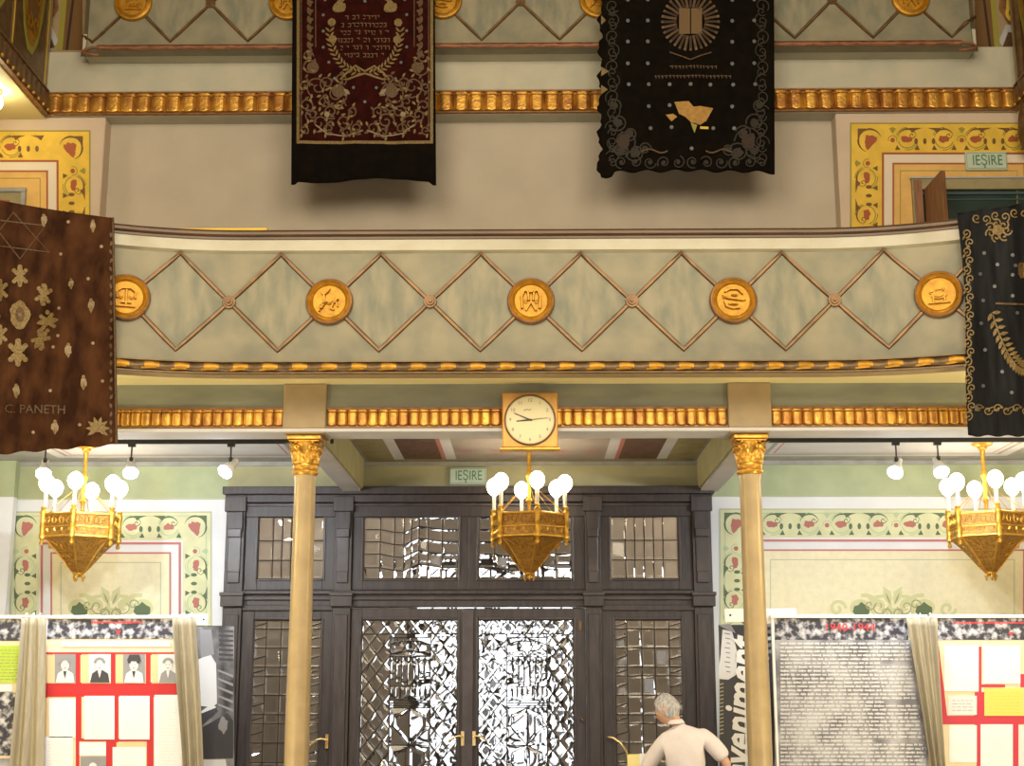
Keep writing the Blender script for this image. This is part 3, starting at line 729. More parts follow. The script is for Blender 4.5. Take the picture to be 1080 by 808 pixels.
# board lying on the lower rail
b = MB(); x0, z0 = P(160, 240, Y0+.05); x1, _ = P(284, 240, Y0+.05); zr = PZ(560, 253, Y0)+.086
b.box(x0, x1, Y0-.055, Y0+.12, zr, zr+.024)
o = b.build('ledge_board', ['pt_yellow', 'rail_wood'], bevel=.004); tag(o, 'narrow yellow board lying on the lower gallery hand rail at left', 'board')

# ================================================================ COLUMNS
def make_column(x, label):
    yc = YB+.2; root = empty('column', (x, yc, 0), label, 'column', 'slim columns under the gallery')
    zt = PZ(560, 457, YB); zc = PZ(322, 501, yc)
    r = .106
    prof = [(r*1.08, .35), (r*1.08, zc-2.2), (r*1.0, zc-1.2), (r*.97, zc-.06), (r*1.03, zc-.03), (r*1.03, zc)]
    b = MB(); b.lathe(prof, x, yc, 48, 0, mod=lambda a, j: 1-.05*abs(math.sin(a*4))**.5)
    b.build('shaft', 'column', root, smooth=40)
    b = MB(); b.lathe([(.19, 0), (.19, .1), (.16, .13), (.17, .17), (.15, .22), (.125, .25), (.13, .3), (.115, .35)], x, yc, 32); b.build('base', 'gold', root, smooth=35)
    h = zt-zc
    b = MB(); b.lathe([(r*1.05, zc-.01), (r*1.2, zc+.01), (r*1.2, zc+.03), (r*1.05, zc+.045), (r*1.15, zc+.07), (r*1.15, zc+.10), (r*1.0, zc+.12), (r*1.05, zc+h*.5), (r*1.35, zc+h*.85)], x, yc, 32)
    cap = b.build('capital', 'gold', root, smooth=40)
    b = MB(); q = .165; b.box(x-q, x+q, yc-q, yc+q, zt-.045, zt); b.box(x-q+.02, x+q-.02, yc-q+.02, yc+q-.02, zt-.065, zt-.045); b.build('abacus', 'gold', cap, bevel=.008)
    def leaf(a, z0, L, w, rad, curl):
        lb = MB()
        def fn(u, v):
            t = v; rr = rad+curl*t**3*1.2+.012+.012*math.sin(PI*u); wv = w*math.sin(PI*min(1, .25+.75*t)**.8)*(1+.18*math.sin(t*18)*(abs(u-.5)*2))
            ang = a+(u-.5)*wv/rad; z = z0+L*(t-.18*max(0, t-.75)*4)
            return (x+rr*math.cos(ang), yc+rr*math.sin(ang), z)
        lb.solid_grid(fn, 8, 10, lambda u, v: (lambda p: (x+(p[0]-x)*.93, yc+(p[1]-yc)*.93, p[2]-.004))(fn(u, v)))
        return lb.build('acanthus_leaf', 'gold', cap, smooth=50)
    for k in range(8): leaf(k*PI/4+PI/8, zc+.1, h*.42, .09, r*1.02, .055)
    for k in range(4):
        a = k*PI/2+PI/4; leaf(a, zc+h*.38, h*.5, .10, r*1.05, .1)
        for e in (-1, 1):
            vb = MB(); ca = a+e*.28; pts = []
            for i in range(20):
                t = i/19; an = PI*.5+2.2*PI*t*e; rr = .05*(1-.8*t)
                tx = -math.sin(ca)*math.cos(an)*rr; ty = math.cos(ca)*math.cos(an)*rr
                pts.append((x+math.cos(ca)*r*1.42+tx, yc+math.sin(ca)*r*1.42+ty, zt-.115+rr*math.sin(an)))
            vb.tube(pts, .011, 6); vb.build('volute', 'gold', cap, smooth=True)
    return root
make_column(PX(322, 500, YB+.2), 'slim pale gold column left of the clock with leafy gilt capital')
make_column(PX(791, 500, YB+.2), 'slim pale gold column right of the clock with leafy gilt capital')

# ================================================================ ENTRANCE SCREEN
YD = 16.85
def X(px, py=600): return PX(px, py, YD)
def Z(py, px=495): return PZ(px, py, YD)
door = empty('door_1', ((XDL+XDR)/2, YD, 0), kind='structure')
W = ['dark_wood', 'dark_wood_edge']
def part(name, fn, parent=door, mats=W, bevel=.008):
    b = MB(); fn(b); return b.build(name, mats, parent, bevel=bevel)
xa, xb = XDL, XDR
def cornice(b):
    b.box(xa-.03, xb+.03, YD-.12, YW+.1, Z(522), ZDT); b.box(xa, xb, YD-.05, YW+.1, Z(530), Z(522)); b.box(xa+.1, xb-.1, YD, YW+.1, Z(545), Z(530)); b.box(xa+.1, xb-.1, YD-.03, YW, Z(534), Z(531), 1)
part('cornice', cornice)
def pil(x0, x1, lowx=0):
    def fn(b):
        b.box(x0, x1, YD-.03, YW+.1, 0, Z(530)); b.box(x0+.035, x1-.035, YD-.05, YD-.03, Z(605), Z(560), 1)
        b.box(x0-.02, x1+.02, YD-.09, YD, Z(640), Z(626)); b.box(x0-.03, x1+.03, YD-.11, YD, Z(629), Z(625), 1)
        b.box(x0-.015, x1+.015, YD-.08, YD, Z(540), Z(524)); b.box(x0+.03, x1-.03, YD-.055, YD-.03, .3, Z(648), 0)
        b.box(x0+.02, x1-.02, YD-.07, YD-.0, Z(560), Z(540)); b.box(x0+.03, x1-.03, YD-.085, YD-.0, Z(567), Z(558), 1); b.box(x0+.04, x1-.04, YD-.06, YD, Z(615), Z(603), 1)
    return fn
for a, c in ((237, 257), (352, 371), (617, 634), (731, 751)): part('pilaster', pil(X(a), X(c)))
def bar(b):
    b.box(X(257), X(731), YD, YW+.08, Z(640), Z(622)); b.box(X(257), X(731), YD-.05, YD, Z(627), Z(623)); b.box(X(257), X(731), YD-.03, YD, Z(633), Z(629), 1); b.box(X(257), X(352), YD-.02, YD, Z(644), Z(638)); b.box(X(634), X(731), YD-.02, YD, Z(644), Z(638))
part('transom_bar', bar)
# leaded glass: bevelled pieces between lead cames
def clip(poly, x0, x1, z0, z1):
    def cl(ps, f, g):
        out = []
        for i in range(len(ps)):
            a, b = ps[i], ps[(i+1) % len(ps)]; fa, fb = f(a), f(b)
            if fa >= 0: out.append(a)
            if (fa >= 0) != (fb >= 0): t = fa/(fa-fb); out.append((a[0]+(b[0]-a[0])*t, a[1]+(b[1]-a[1])*t))
        return out
    for f in (lambda p: p[0]-x0, lambda p: x1-p[0], lambda p: p[1]-z0, lambda p: z1-p[1]):
        poly = cl(poly, f, None)
        if len(poly) < 3: return []
    return poly
def area(p): return abs(sum(p[i][0]*p[(i+1) % len(p)][1]-p[(i+1) % len(p)][0]*p[i][1] for i in range(len(p))))/2
def bevel_piece(b, poly, Y, bw=.026, bh=.010):
    if len(poly) < 3 or area(poly) < .0004: return
    if sum(poly[i][0]*poly[(i+1) % len(poly)][1]-poly[(i+1) % len(poly)][0]*poly[i][1] for i in range(len(poly))) < 0: poly = poly[::-1]
    cx = sum(p[0] for p in poly)/len(poly); cz = sum(p[1] for p in poly)/len(poly)
    rin = min(math.hypot(p[0]-cx, p[1]-cz) for p in poly); k = max(.35, 1-bw*1.5/rin)
    inn = [(cx+(p[0]-cx)*k, cz+(p[1]-cz)*k) for p in poly]; n = len(poly)
    tilt = random.uniform(-.05, .05), random.uniform(-.05, .05)
    def off(p): return (p[0]-cx)*tilt[0]+(p[1]-cz)*tilt[1]
    vs = [(p[0], Y+.004, p[1]) for p in poly]+[(p[0], Y-.0015, p[1]) for p in poly]+[(p[0], Y-.0015-bh+off(p), p[1]) for p in inn]
    fs = [tuple(range(n))]+[(i, (i+1) % n, n+(i+1) % n, n+i) for i in range(n)]+[(n+i, n+(i+1) % n, 2*n+(i+1) % n, 2*n+i) for i in range(n)]+[tuple(2*n+i for i in range(n))]
    b.add(vs, fs)
def cames(b, poly, Y, w=.011):
    n = len(poly)
    for i in range(n):
        a, c = poly[i], poly[(i+1) % n]; dx, dz = c[0]-a[0], c[1]-a[1]; L = math.hypot(dx, dz)
        if L < .01: continue
        nx, nz = -dz/L*w/2, dx/L*w/2
        b.add([(a[0]+nx, Y-.003, a[1]+nz), (c[0]+nx, Y-.003, c[1]+nz), (c[0], Y-.0075, c[1]), (a[0], Y-.0075, a[1]), (a[0]-nx, Y-.003, a[1]-nz), (c[0]-nx, Y-.003, c[1]-nz)], [(0, 1, 2, 3), (3, 2, 5, 4), (0, 4, 5, 1)])
def diamonds(x0, x1, z0, z1, w, h, ox, oz):
    out = []
    for j in range(int((z0-oz)/(h/2))-2, int((z1-oz)/(h/2))+3):
        for i in range(int((x0-ox)/w)-2, int((x1-ox)/w)+3):
            cx = ox+i*w+(w/2 if j % 2 else 0); cz = oz+j*h/2
            q = clip([(cx-w/2, cz), (cx, cz-h/2), (cx+w/2, cz), (cx, cz+h/2)], x0, x1, z0, z1)
            if q: out.append(q)
    return out
def leaf_design(x0, x1, z0, z1):
    """tall pane: diamond lattice round a panel with star, candelabrum arch, base lines and leaves"""
    Wd = x1-x0; pcs = []
    a0, a1 = x0+Wd*.30, x1-Wd*.28; zt = z1-.16; top = z1
    w = Wd*.155; h = w*1.25
    zb = z0
    for (p0, p1, q0, q1) in ((x0, x1, zt, z1), (x0, a0, zb, zt), (a1, x1, zb, zt)): pcs += diamonds(p0, p1, q0, q1, w, h, x0, zb)
    cx = (a0+a1)/2; hw = (a1-a0)/2
    # star band
    zs = zt-.26; R = .115; zc = zt-.14
    pcs.append([(a0, zt-.04), (a1, zt-.04), (a1, zt), (a0, zt)])
    def sp(k, r): return (cx+r*math.sin(k*PI/6), zc+r*math.cos(k*PI/6))
    r2 = R/math.sqrt(3)
    pcs.append([sp(k, r2) for k in (1, 3, 5, 7, 9, 11)])
    for k in (0, 2, 4, 6, 8, 10): pcs.append([sp(k, R), sp(k+1, r2), sp(k-1, r2)])
    for sg in (-1, 1):
        e = a0 if sg < 0 else a1
        pcs.append([(e, zt-.04), (cx, zt-.04), sp(0, R), sp(1 if sg > 0 else 11, r2), sp(2 if sg > 0 else 10, R), (e, zc+.02)])
        pcs.append([(e, zc+.02), sp(2 if sg > 0 else 10, R), sp(3 if sg > 0 else 9, r2), sp(4 if sg > 0 else 8, R), (e, zs+.03)])
        pcs.append([(e, zs+.03), sp(4 if sg > 0 else 8, R), sp(5 if sg > 0 else 7, r2), sp(6, R), (cx, zs), (e, zs)])
    # candelabrum: seven flame columns and curved base
    zm = zs-.34
    xs = [a0+(a1-a0)*i/7 for i in range(8)]
    for i in range(7):
        c = (xs[i]+xs[i+1])/2; d = .05*abs(i-3)
        pcs.append([(xs[i], zs), (xs[i+1], zs), (xs[i+1], zs-.07), (c, zs-.03), (xs[i], zs-.07)])
        pcs.append([(xs[i], zs-.07), (c, zs-.03), (xs[i+1], zs-.07), (xs[i+1], zm+d), (xs[i], zm+d)])
        if d > 0: pcs.append([(xs[i], zm+d), (xs[i+1], zm+d), (xs[i+1], zm+max(0, d-.05)*.9), (xs[i], zm+max(0, d-.05)*.8)])
    for k in range(8):
        t0, t1 = k/8, (k+1)/8; f = lambda t: -.05*math.sin(PI*t)
        pcs.append([(a0+(a1-a0)*t0, zm), (a0+(a1-a0)*t1, zm), (a0+(a1-a0)*t1, zm-.10+f(t1*2 % 1)), (a0+(a1-a0)*t0, zm-.10+f(t0*2 % 1))])
    zq = zm-.16
    for k in range(3): pcs.append([(a0, zq-k*.028), (a1, zq-k*.028), (a1, zq-(k+1)*.028), (a0, zq-(k+1)*.028)])
    zq -= .084
    # big leaves
    for rw in range(6):
        zt_ = zq-rw*.42; zb_ = max(z0, zt_-.42)
        if zt_-z0 < .1: break
        m = (zt_+zb_)/2
        for sg in (-1, 1):
            e = a0 if sg < 0 else a1
            pcs.append([(cx, zt_), (cx+sg*hw*.75, zt_-.08), (cx+sg*hw*.8, m), (cx, zb_)])
            pcs.append([(cx, zt_), (e, zt_), (e, m), (cx+sg*hw*.8, m), (cx+sg*hw*.75, zt_-.08)])
            pcs.append([(e, m), (e, zb_), (cx, zb_), (cx+sg*hw*.8, m)])
    return pcs
def side_design(x0, x1, z0, z1):
    pcs = []; Wd = x1-x0; n = 5
    a = [x0, x0+Wd*.18, x0+Wd*.4, x0+Wd*.6, x0+Wd*.82, x1]
    zz = z1; r = random.Random(11)
    row = 0
    while zz > z0+.02:
        h = .22 if row % 3 else .1; zn = max(z0, zz-h)
        for i in range(5):
            if i in (0, 4): pcs.append([(a[i], zz), (a[i+1], zz), (a[i+1], (zz+zn)/2+.02), (a[i], (zz+zn)/2-.02)]); pcs.append([(a[i], (zz+zn)/2-.02), (a[i+1], (zz+zn)/2+.02), (a[i+1], zn), (a[i], zn)])
            else: pcs.append([(a[i], zz), (a[i+1], zz), (a[i+1], zn), (a[i], zn)])
        zz = zn; row += 1
    return pcs
def transom_design(x0, x1, z0, z1, plain=False):
    pcs = []; Wd = x1-x0; H = z1-z0
    if plain:
        xs = [x0+Wd*t for t in (0, .22, .36, .5, .64, .78, 1)]
        for i in range(6):
            for z_, z2 in ((z0, z0+H*.3), (z0+H*.3, z0+H*.62), (z0+H*.62, z1)): pcs.append([(xs[i], z_), (xs[i+1], z_), (xs[i+1], z2), (xs[i], z2)])
        return pcs
    xs = [x0+Wd*t for t in (0, .17, .32, .42, .5, .58, .68, .83, 1)]
    for i in range(8):
        d = abs(i-3.5); zs = [z0, z0+H*.18, z0+H*.4, z0+H*.6, z0+H*.8, z1]
        for j in range(5):
            k0 = .06*H*math.cos(i*1.2) if 0 < j else 0; k1 = .06*H*math.cos((i)*1.2) if j < 4 else 0
            m0 = .06*H*math.cos((i+1)*1.2) if 0 < j else 0; m1 = .06*H*math.cos((i+1)*1.2) if j < 4 else 0
            if i in (0, 7): k0 = k1 = m0 = m1 = 0
            if i == 1: k0 = k1 = 0
            if i == 6: m0 = m1 = 0
            if i == 0 or i == 7: pass
            pcs.append([(xs[i], zs[j]+k0), (xs[i+1], zs[j]+m0), (xs[i+1], zs[j+1]+m1), (xs[i], zs[j+1]+k1)])
    return pcs
def glazing(parent, x0, x1, z0, z1, pcs, Y):
    g = MB(); l = MB()
    for q in pcs: bevel_piece(g, q, Y); cames(l, q, Y)
    g.build('pane', 'glass', parent); l.build('lead_came', 'lead', parent, fix=False)
def sash(name, ox0, ox1, oz0, oz1, gx0, gx1, gz0, gz1, pcsf, y0, y1, parent=door, mould=.028):
    def fn(b):
        b.box(ox0, gx0, y0, y1, oz0, oz1); b.box(gx1, ox1, y0, y1, oz0, oz1); b.box(gx0, gx1, y0, y1, gz1, oz1); b.box(gx0, gx1, y0, y1, oz0, gz0)
        m = mould
        b.box(gx0-m, gx0-m*.2, y0-.015, y0, gz0-m, gz1+m, 1); b.box(gx1+m*.2, gx1+m, y0-.015, y0, gz0-m, gz1+m, 1); b.box(gx0, gx1, y0-.015, y0, gz1+m*.2, gz1+m, 1); b.box(gx0, gx1, y0-.015, y0, gz0-m, gz0-m*.2, 1)
    o = part(name, fn, parent, bevel=.006)
    glazing(o, gx0, gx1, gz0, gz1, pcsf(gx0, gx1, gz0, gz1), (y0+y1)/2+.01)
    return o
y0, y1 = YD+.02, YD+.09
tz0, tz1 = Z(610), Z(545)
tr0, tr1 = Z(622), Z(530)
sash('transom_window', X(257), X(352), tr0, tr1, X(271), X(340), tz0, tz1, lambda *a: transom_design(*a, plain=True), y0, y1)
sash('transom_window', X(371), X(494), tr0, tr1, X(383), X(483), tz0, tz1, transom_design, y0, y1)
sash('transom_window', X(494), X(617), tr0, tr1, X(505), X(603), tz0, tz1, transom_design, y0, y1)
sash('transom_window', X(634), X(731), tr0, tr1, X(645), X(716), tz0, tz1, lambda *a: transom_design(*a, plain=True), y0, y1)
ZL = Z(641.6); gz1 = Z(654); gz0 = .62
sl = sash('side_door', X(257), X(352), .01, Z(644), X(270), X(340), gz0, gz1, side_design, y0, y1)
sr = sash('side_door', X(634), X(731), .01, Z(644), X(648), X(717), gz0, gz1, side_design, y0, y1)
dl = sash('double_door_leaf', X(371)+.004, X(494)-.004, .01, ZL, X(383), X(483), gz0, gz1, leaf_design, y0, y1)
dr = sash('double_door_leaf', X(494)+.004, X(617)-.004, .01, ZL, X(505), X(604), gz0, gz1, leaf_design, y0, y1)
b = MB(); b.box(X(488), X(500), YD-.02, YD+.02, .01, ZL, 0); b.build('cover_strip', 'dark_wood_edge', dl, bevel=.01)
# brass handles: a rose and an S-shaped lever
def lever(px, py, sg, parent, L=.17, drop=.05, size=1):
    x, z = X(px, py), Z(py, px); b = MB(); y = YD-.02
    b.box(x-.018, x+.018, y-.006, y+.03, z-.10, z+.06)
    b.tube([(x, y, z), (x, y-.06, z)], .011, 10)
    b.tube([(x, y-.06, z), (x+sg*L*.25, y-.07, z+.012), (x+sg*L*.55, y-.07, z+.0), (x+sg*L*.85, y-.065, z-drop*.7), (x+sg*L, y-.06, z-drop)], .010, 8, radii=[.013, .013, .011, .009, .012])
    return b.build('door_handle', 'brass', parent, smooth=50)
lever(488, 777, -1, dl, L=.16); lever(500, 777, 1, dr, L=.16)
lever(345, 780, -1, sl, L=.2, drop=.09)
b = MB(); x, z = X(641, 777), Z(777, 641); y = YD-.02
b.tube([(x, y, z), (x, y-.07, z), (x+.06, y-.08, z-.01), (x+.14, y-.08, z-.07), (x+.21, y-.08, z-.17), (x+.23, y-.08, z-.32), (x+.19, y-.07, z-.45), (x+.08, y-.06, z-.52), (x, y-.0, z-.52)], .014, 10)
b.build('door_handle', 'brass', sr, smooth=True)
b = MB(); x = X(611); b.tube([(x, y0-.05, Z(757)), (x+.02, y0-.07, Z(760)), (x+.03, y0-.02, Z(757))], .012, 8); b.box(x-.01, x+.02, y0-.02, y0, Z(665), Z(655)); b.build('hinge', 'bronze', dr)
# ================================================================ CLOCK
YK = YB-.13
kx, kz = P(559, 443, YK); s = (PX(588.5, 443, YK)-PX(559, 443, YK))
ck = empty('wall_clock', (kx, YK, kz-s), 'square gilt clock with round cream dial above the middle chandelier', 'clock')
b = MB(); b.box(kx-s, kx+s, YK, YB-.0, kz-s, kz+s); b.build('case', 'clock_case', ck, bevel=.012)
b = MB(); b.box(kx-s-.02, kx+s+.02, YK-.02, YB, kz-s-.02, kz-s); b.build('bottom_ledge', 'gold_bright', ck, bevel=.004)
rd = s*.93
b = MB()
pr = [(rd*.96, 0), (rd*1.0, .012), (rd*.985, .022), (rd*.95, .022), (rd*.93, .008)]
b.grid(lambda u, v: (kx+pr[round(v*4)][0]*math.cos(2*PI*u), YK-pr[round(v*4)][1], kz+pr[round(v*4)][0]*math.sin(2*PI*u)), 48, 4); b.build('bezel', 'bronze', ck, smooth=True)
b = MB(); b.prism([(kx+rd*.94*math.cos(2*PI*i/48), kz+rd*.94*math.sin(2*PI*i/48)) for i in range(48)], lambda x, z, k: (x, YK-.008*k, z))
face = b.build('dial', 'dial', ck)
p = Paint(['ink'])
for h in range(1, 13):
    a = h*PI/6; p.text(str(h), kx+rd*.76*math.sin(a), kz+rd*.76*math.cos(a), rd*.19, 'ink', flip=1)
for i in range(60):
    a = i*PI/30; r0, r1 = rd*(.885 if i % 5 else .87), rd*.91; p.line([(kx+r0*math.sin(a), kz+r0*math.cos(a)), (kx+r1*math.sin(a), kz+r1*math.cos(a))], .002, 'ink')
p.line([(kx-rd*.25, kz+rd*.36), (kx-rd*.12, kz+rd*.41), (kx, kz+rd*.38), (kx+rd*.05, kz+rd*.43)], .006, 'ink')
p.build('numerals', lambda x, z, o: (x, YK-.0085-o*.6, z), face)
def hand(name, deg, L, w, y, tail=.12):
    a = math.radians(deg); d = (math.sin(a), math.cos(a)); n = (d[1], -d[0]); b = MB()
    q = [(kx-d[0]*L*tail-n[0]*w/2, kz-d[1]*L*tail-n[1]*w/2), (kx-d[0]*L*tail+n[0]*w/2, kz-d[1]*L*tail+n[1]*w/2), (kx+d[0]*L+n[0]*w*.25, kz+d[1]*L+n[1]*w*.25), (kx+d[0]*L-n[0]*w*.25, kz+d[1]*L-n[1]*w*.25)]
    b.prism(q, lambda x, z, k: (x, y-.002*k, z)); b.build(name, 'black', ck)
hand('hour_hand', 264, rd*.52, .018, YK-.013); hand('minute_hand', 293, rd*.66, .013, YK-.017); hand('second_hand', 84, rd*.70, .007, YK-.021, .3)
b = MB()
b.grid(lambda u, v: (kx+rd*.93*v*math.cos(2*PI*u), YK-.024-.003*(1-v*v), kz+rd*.93*v*math.sin(2*PI*u)), 32, 3)

# ================================================================ CHANDELIERS
def make_chandelier(label, first_angle):
    r0 = .415; zt = 0; R = empty('chandelier', (0, 0, 0), label, 'chandelier', 'gilt chandeliers under the gallery')
    # local z: 0 = ceiling; ring top / bottom
    za, zb_, zc_, zd = -.81, -1.055, -1.43, -1.53
    b = MB(); b.lathe([(.0, 0), (.11, 0), (.12, -.015), (.10, -.03), (.05, -.04), (.045, -.07), (.02, -.09)], 0, 0, 24, cap=False)
    b.build('canopy', 'gold_bright', R, smooth=35)
    b = MB(); b.lathe([(.024, -.05), (.034, -.08), (.024, -.12), (.020, -.3), (.032, -.33), (.042, -.36), (.032, -.39), (.020, -.42), (.020, -.6), (.036, -.64), (.020, -.68), (.016, za-.25)], 0, 0, 12); b.build('stem', 'gold_bright', R, smooth=40)
    A = [math.radians(first_angle+60*k) for k in range(6)]
    for k, a in enumerate(A):
        a2 = A[(k+1) % 6]; c0_, c1_ = (r0*math.cos(a), r0*math.sin(a)), (r0*math.cos(a2), r0*math.sin(a2))
        def f(t, z, o, c0_=c0_, c1_=c1_):
            x = c0_[0]+(c1_[0]-c0_[0])*t; y = c0_[1]+(c1_[1]-c0_[1])*t; nx, ny = (c0_[0]+c1_[0]), (c0_[1]+c1_[1]); L = math.hypot(nx, ny)
            return (x+nx/L*o, y+ny/L*o, z)
        b = MB(); b.prism([(0, zb_), (1, zb_), (1, za), (0, za)], lambda t, z, k_: f(t, z, -.008 if k_ == 0 else 0))
        pn = b.build('band_panel', 'gold_dark', R)
        b = MB()
        b.rib([(0, za), (1, za)], .028, .014, f, 0, step=2); b.rib([(0, zb_), (1, zb_)], .028, .014, f, 0, step=2); b.rib([(0, (za+zb_)/2-.02), (1, (za+zb_)/2-.02)], .018, .012, f, 0, step=2)
        zm = (za+zb_)/2-.02
        for i in range(4):
            cx = (i+.5)/4; hh = (za-zm)/2; cz = zm+hh; q = []
            for j in range(13): an = 2*PI*j/12*1.1+i; rr = 1-.6*j/12; q.append((cx+.09*rr*math.cos(an), cz+hh*.75*rr*math.sin(an)))
            b.v and None
            for j in range(len(q)-1):
                b.add([f(q[j][0]-.012, q[j][1], .001), f(q[j][0]+.012, q[j][1], .001), f(q[j+1][0]+.012, q[j+1][1], .001), f(q[j+1][0]-.012, q[j+1][1], .001), f(q[j][0], q[j][1], .012), f(q[j+1][0], q[j+1][1], .012)], [(0, 4, 5, 3), (4, 1, 2, 5)])
            b.add([f(cx-.03, zb_+.05, .001), f(cx+.03, zb_+.05, .001), f(cx+.03, zb_+.09, .001), f(cx-.03, zb_+.09, .001), f(cx, zb_+.07, .015)], [(0, 1, 4), (1, 2, 4), (2, 3, 4), (3, 0, 4)])
        b.build('filigree', 'gold_bright', pn)
        # corner post with candle and bulb
        x, y = r0*1.03*math.cos(a), r0*1.03*math.sin(a)
        b = MB(); b.lathe([(.004, zb_-.10), (.018, zb_-.095), (.026, zb_-.07), (.014, zb_-.05), (.02, zb_-.03), (.034, zb_-.02), (.036, zb_+.01), (.027, zb_+.03), (.027, zm-.01), (.033, zm), (.027, zm+.01), (.027, za-.02), (.035, za), (.035, za+.03), (.022, za+.05), (.03, za+.075), (.012, za+.09)], x, y, 12)
        po = b.build('post', 'gold_bright', R, smooth=40)
        b = MB(); b.lathe([(.021, za+.08), (.021, za+.25)], x*.97, y*.97, 12); b.build('candle_tube', 'candle', po, smooth=40)
        b = MB(); b.lathe([(.016, za+.24), (.03, za+.25), (.062, za+.28), (.080, za+.32), (.084, za+.35), (.078, za+.385), (.055, za+.42), (.025, za+.44), (.004, za+.445)], x*.97, y*.97, 14); b.build('bulb', 'bulb_warm', po, smooth=True)
        b = MB(); b.tube([(.015*math.cos(a), .015*math.sin(a), -.44), (x*.93, y*.93, za+.02)], .004, 5); b.build('stay', 'gold_bright', R)
    # basket: six concave faces, relief scrolls
    def cone(u, v, o=0):
        a = math.radians(first_angle)+2*PI*u; seg = (u*6) % 1; rh = math.cos(PI/6)/math.cos((seg-.5)*PI/3)
        rr = (r0*.86*(1-v)**.95*(1-.10*math.sin(PI*v))+.05)*rh+o
        return (rr*math.cos(a), rr*math.sin(a), zb_-.015+(zc_-zb_)*v)
    b = MB(); b.grid(lambda u, v: cone(u, v), 48, 10); b.grid(lambda u, v: (r0*.98*v*math.cos(math.radians(first_angle)+2*PI*u), r0*.98*v*math.sin(math.radians(first_angle)+2*PI*u), zb_-.004), 6, 1)
    bk = b.build('basket', 'gold_dark', R, smooth=30)
    b = MB()
    for k in range(6):
        b.rib([(k/6, 0), (k/6, 1)], .012, .012, cone, 0, step=.1)
        for e in (-1, 1):
            for j, (cv, sc) in enumerate(((.22, 1), (.5, .7), (.74, .5))):
                q = []
                for i in range(11): an = PI/2+e*2*PI*1.05*i/10; rr = 1-.6*i/10; q.append((k/6+1/12+e*.034+.028*rr*math.cos(an), cv+.10*rr*sc*math.sin(an)))
                b.rib(q, .007, .010, cone, 0, step=.05)
        b.rib([(k/6+.012, .06), (k/6+1/12, .38), (k/6+.155, .06)], .006, .01, cone, 0, step=.05)
    for v in (.03, .38, .62, .82, .95): b.rib([(i/36, v) for i in range(37)], .02, .010, cone, 0, step=1)
    b.build('basket_scrolls', 'gold_matt', bk, fix=False)
    b = MB(); b.lathe([(.05, zc_-.0), (.06, zc_-.02), (.035, zc_-.04), (.02, zc_-.05)], 0, 0, 16)
    for k in range(3):
        a = 2*PI*k/3+.6; b.tube([(.03*math.cos(a), .03*math.sin(a), zc_-.02), (.06*math.cos(a), .06*math.sin(a), zc_-.05), (.055*math.cos(a), .055*math.sin(a), zd+.02), (.05*math.cos(a), .05*math.sin(a), zd)], .014, 8, radii=[.018, .02, .012, .004])
    b.build('finial', 'gold_matt', R, smooth=True)
    return R
YCH = 15.75
def hang(c, px):
    x, z = P(px, 475, YCH); c.location = (x, YCH, ZCEIL)
ch = make_chandelier('middle gilt six-light chandelier hanging below the clock', 282)
cl_ = copy_tree(ch); cr_ = copy_tree(ch)
hang(ch, 558); hang(cl_, 91); hang(cr_, 1036)
cl_['label'] = 'gilt six-light chandelier at left, below the brown hanging'; cr_['label'] = 'gilt six-light chandelier at right, below the navy hanging'
cl_.rotation_euler.z = math.radians(-7); cr_.rotation_euler.z = math.radians(-14)

# ================================================================ TRACK SPOTLIGHTS
YT = 13.95
ZTR = PZ(560, 467.5, YT)
def track(px0, px1, label):
    x0, x1 = PX(px0, 463, YT), PX(px1, 463, YT); b = MB(); b.box(x0, x1, YT-.02, YT+.02, ZTR, ZTR+.045)
    for k in range(4): xx = x0+(x1-x0)*(k+.5)/4; b.tube([(xx, YT, ZTR+.04), (xx, YT, ZCEIL)], .006, 6)
    o = b.build('track_rail', 'track_black', bevel=.003); tag(o, label, 'track rail')
track(-60, 352, 'black ceiling track carrying the left spotlights'); track(770, 1160, 'black ceiling track carrying the right spotlights')
def make_spot(px, py, aim, label):
    x = PX(px, py, YT); zh = PZ(px, py, YT); top = ZTR
    R = empty('spotlight', (x, YT, top), label, 'spotlight', 'white track spotlights')
    b = MB(); b.box(x-.035, x+.035, YT-.02, YT+.02, top-.03, top); b.tube([(x, YT, top-.03), (x, YT, zh+.06)], .008, 8); b.tube([(x, YT, zh+.09), (x, YT, zh+.04)], .02, 10)
    b.build('arm', 'track_black', R, smooth=40)
    d = Vector(aim).normalized()
    c = Vector((x, YT, zh)); b = MB()
    b.tube([c-d*.10, c-d*.09, c-d*.03, c+d*.02, c+d*.055], .05, 18, radii=[.02, .034, .038, .062, .066]); b.build('lamp_head', 'white', R, smooth=40)
    b = MB(); b.tube([c+d*.052, c+d*.07, c+d*.10, c+d*.12, c+d*.128], .05, 18, radii=[.060, .075, .07, .045, .015]); b.build('lens', 'bulb_cool', R, smooth=40)
    L = bpy.data.lights.new('spot', 'SPOT'); L.energy = 150; L.color = (.86, .93, 1); L.spot_size = math.radians(140); L.spot_blend = .4; L.shadow_soft_size = .05
    lo = bpy.data.objects.new('spot_lamp', L); C.objects.link(lo); lo.parent = R; lo.location = c+d*.15-R.location; lo.rotation_euler = Vector((0, 3.05, -1.9)).to_track_quat('-Z', 'Y').to_euler()
for px, py, a, lab in ((47, 493, (.1, -.5, -1), 'white track spotlight left of the left chandelier'), (138, 492, (.15, -.45, -1), 'white track spotlight just right of the left chandelier'), (243, 492, (-.75, -.5, -1), 'white track spotlight nearest the left column, tilted down left'),
                       (946, 492, (-.45, -.5, -1), 'white track spotlight aimed down, well left of the right chandelier'), (990, 491, (.2, -.45, -1), 'white track spotlight close beside the right chandelier')):
    make_spot(px, py, a, lab)
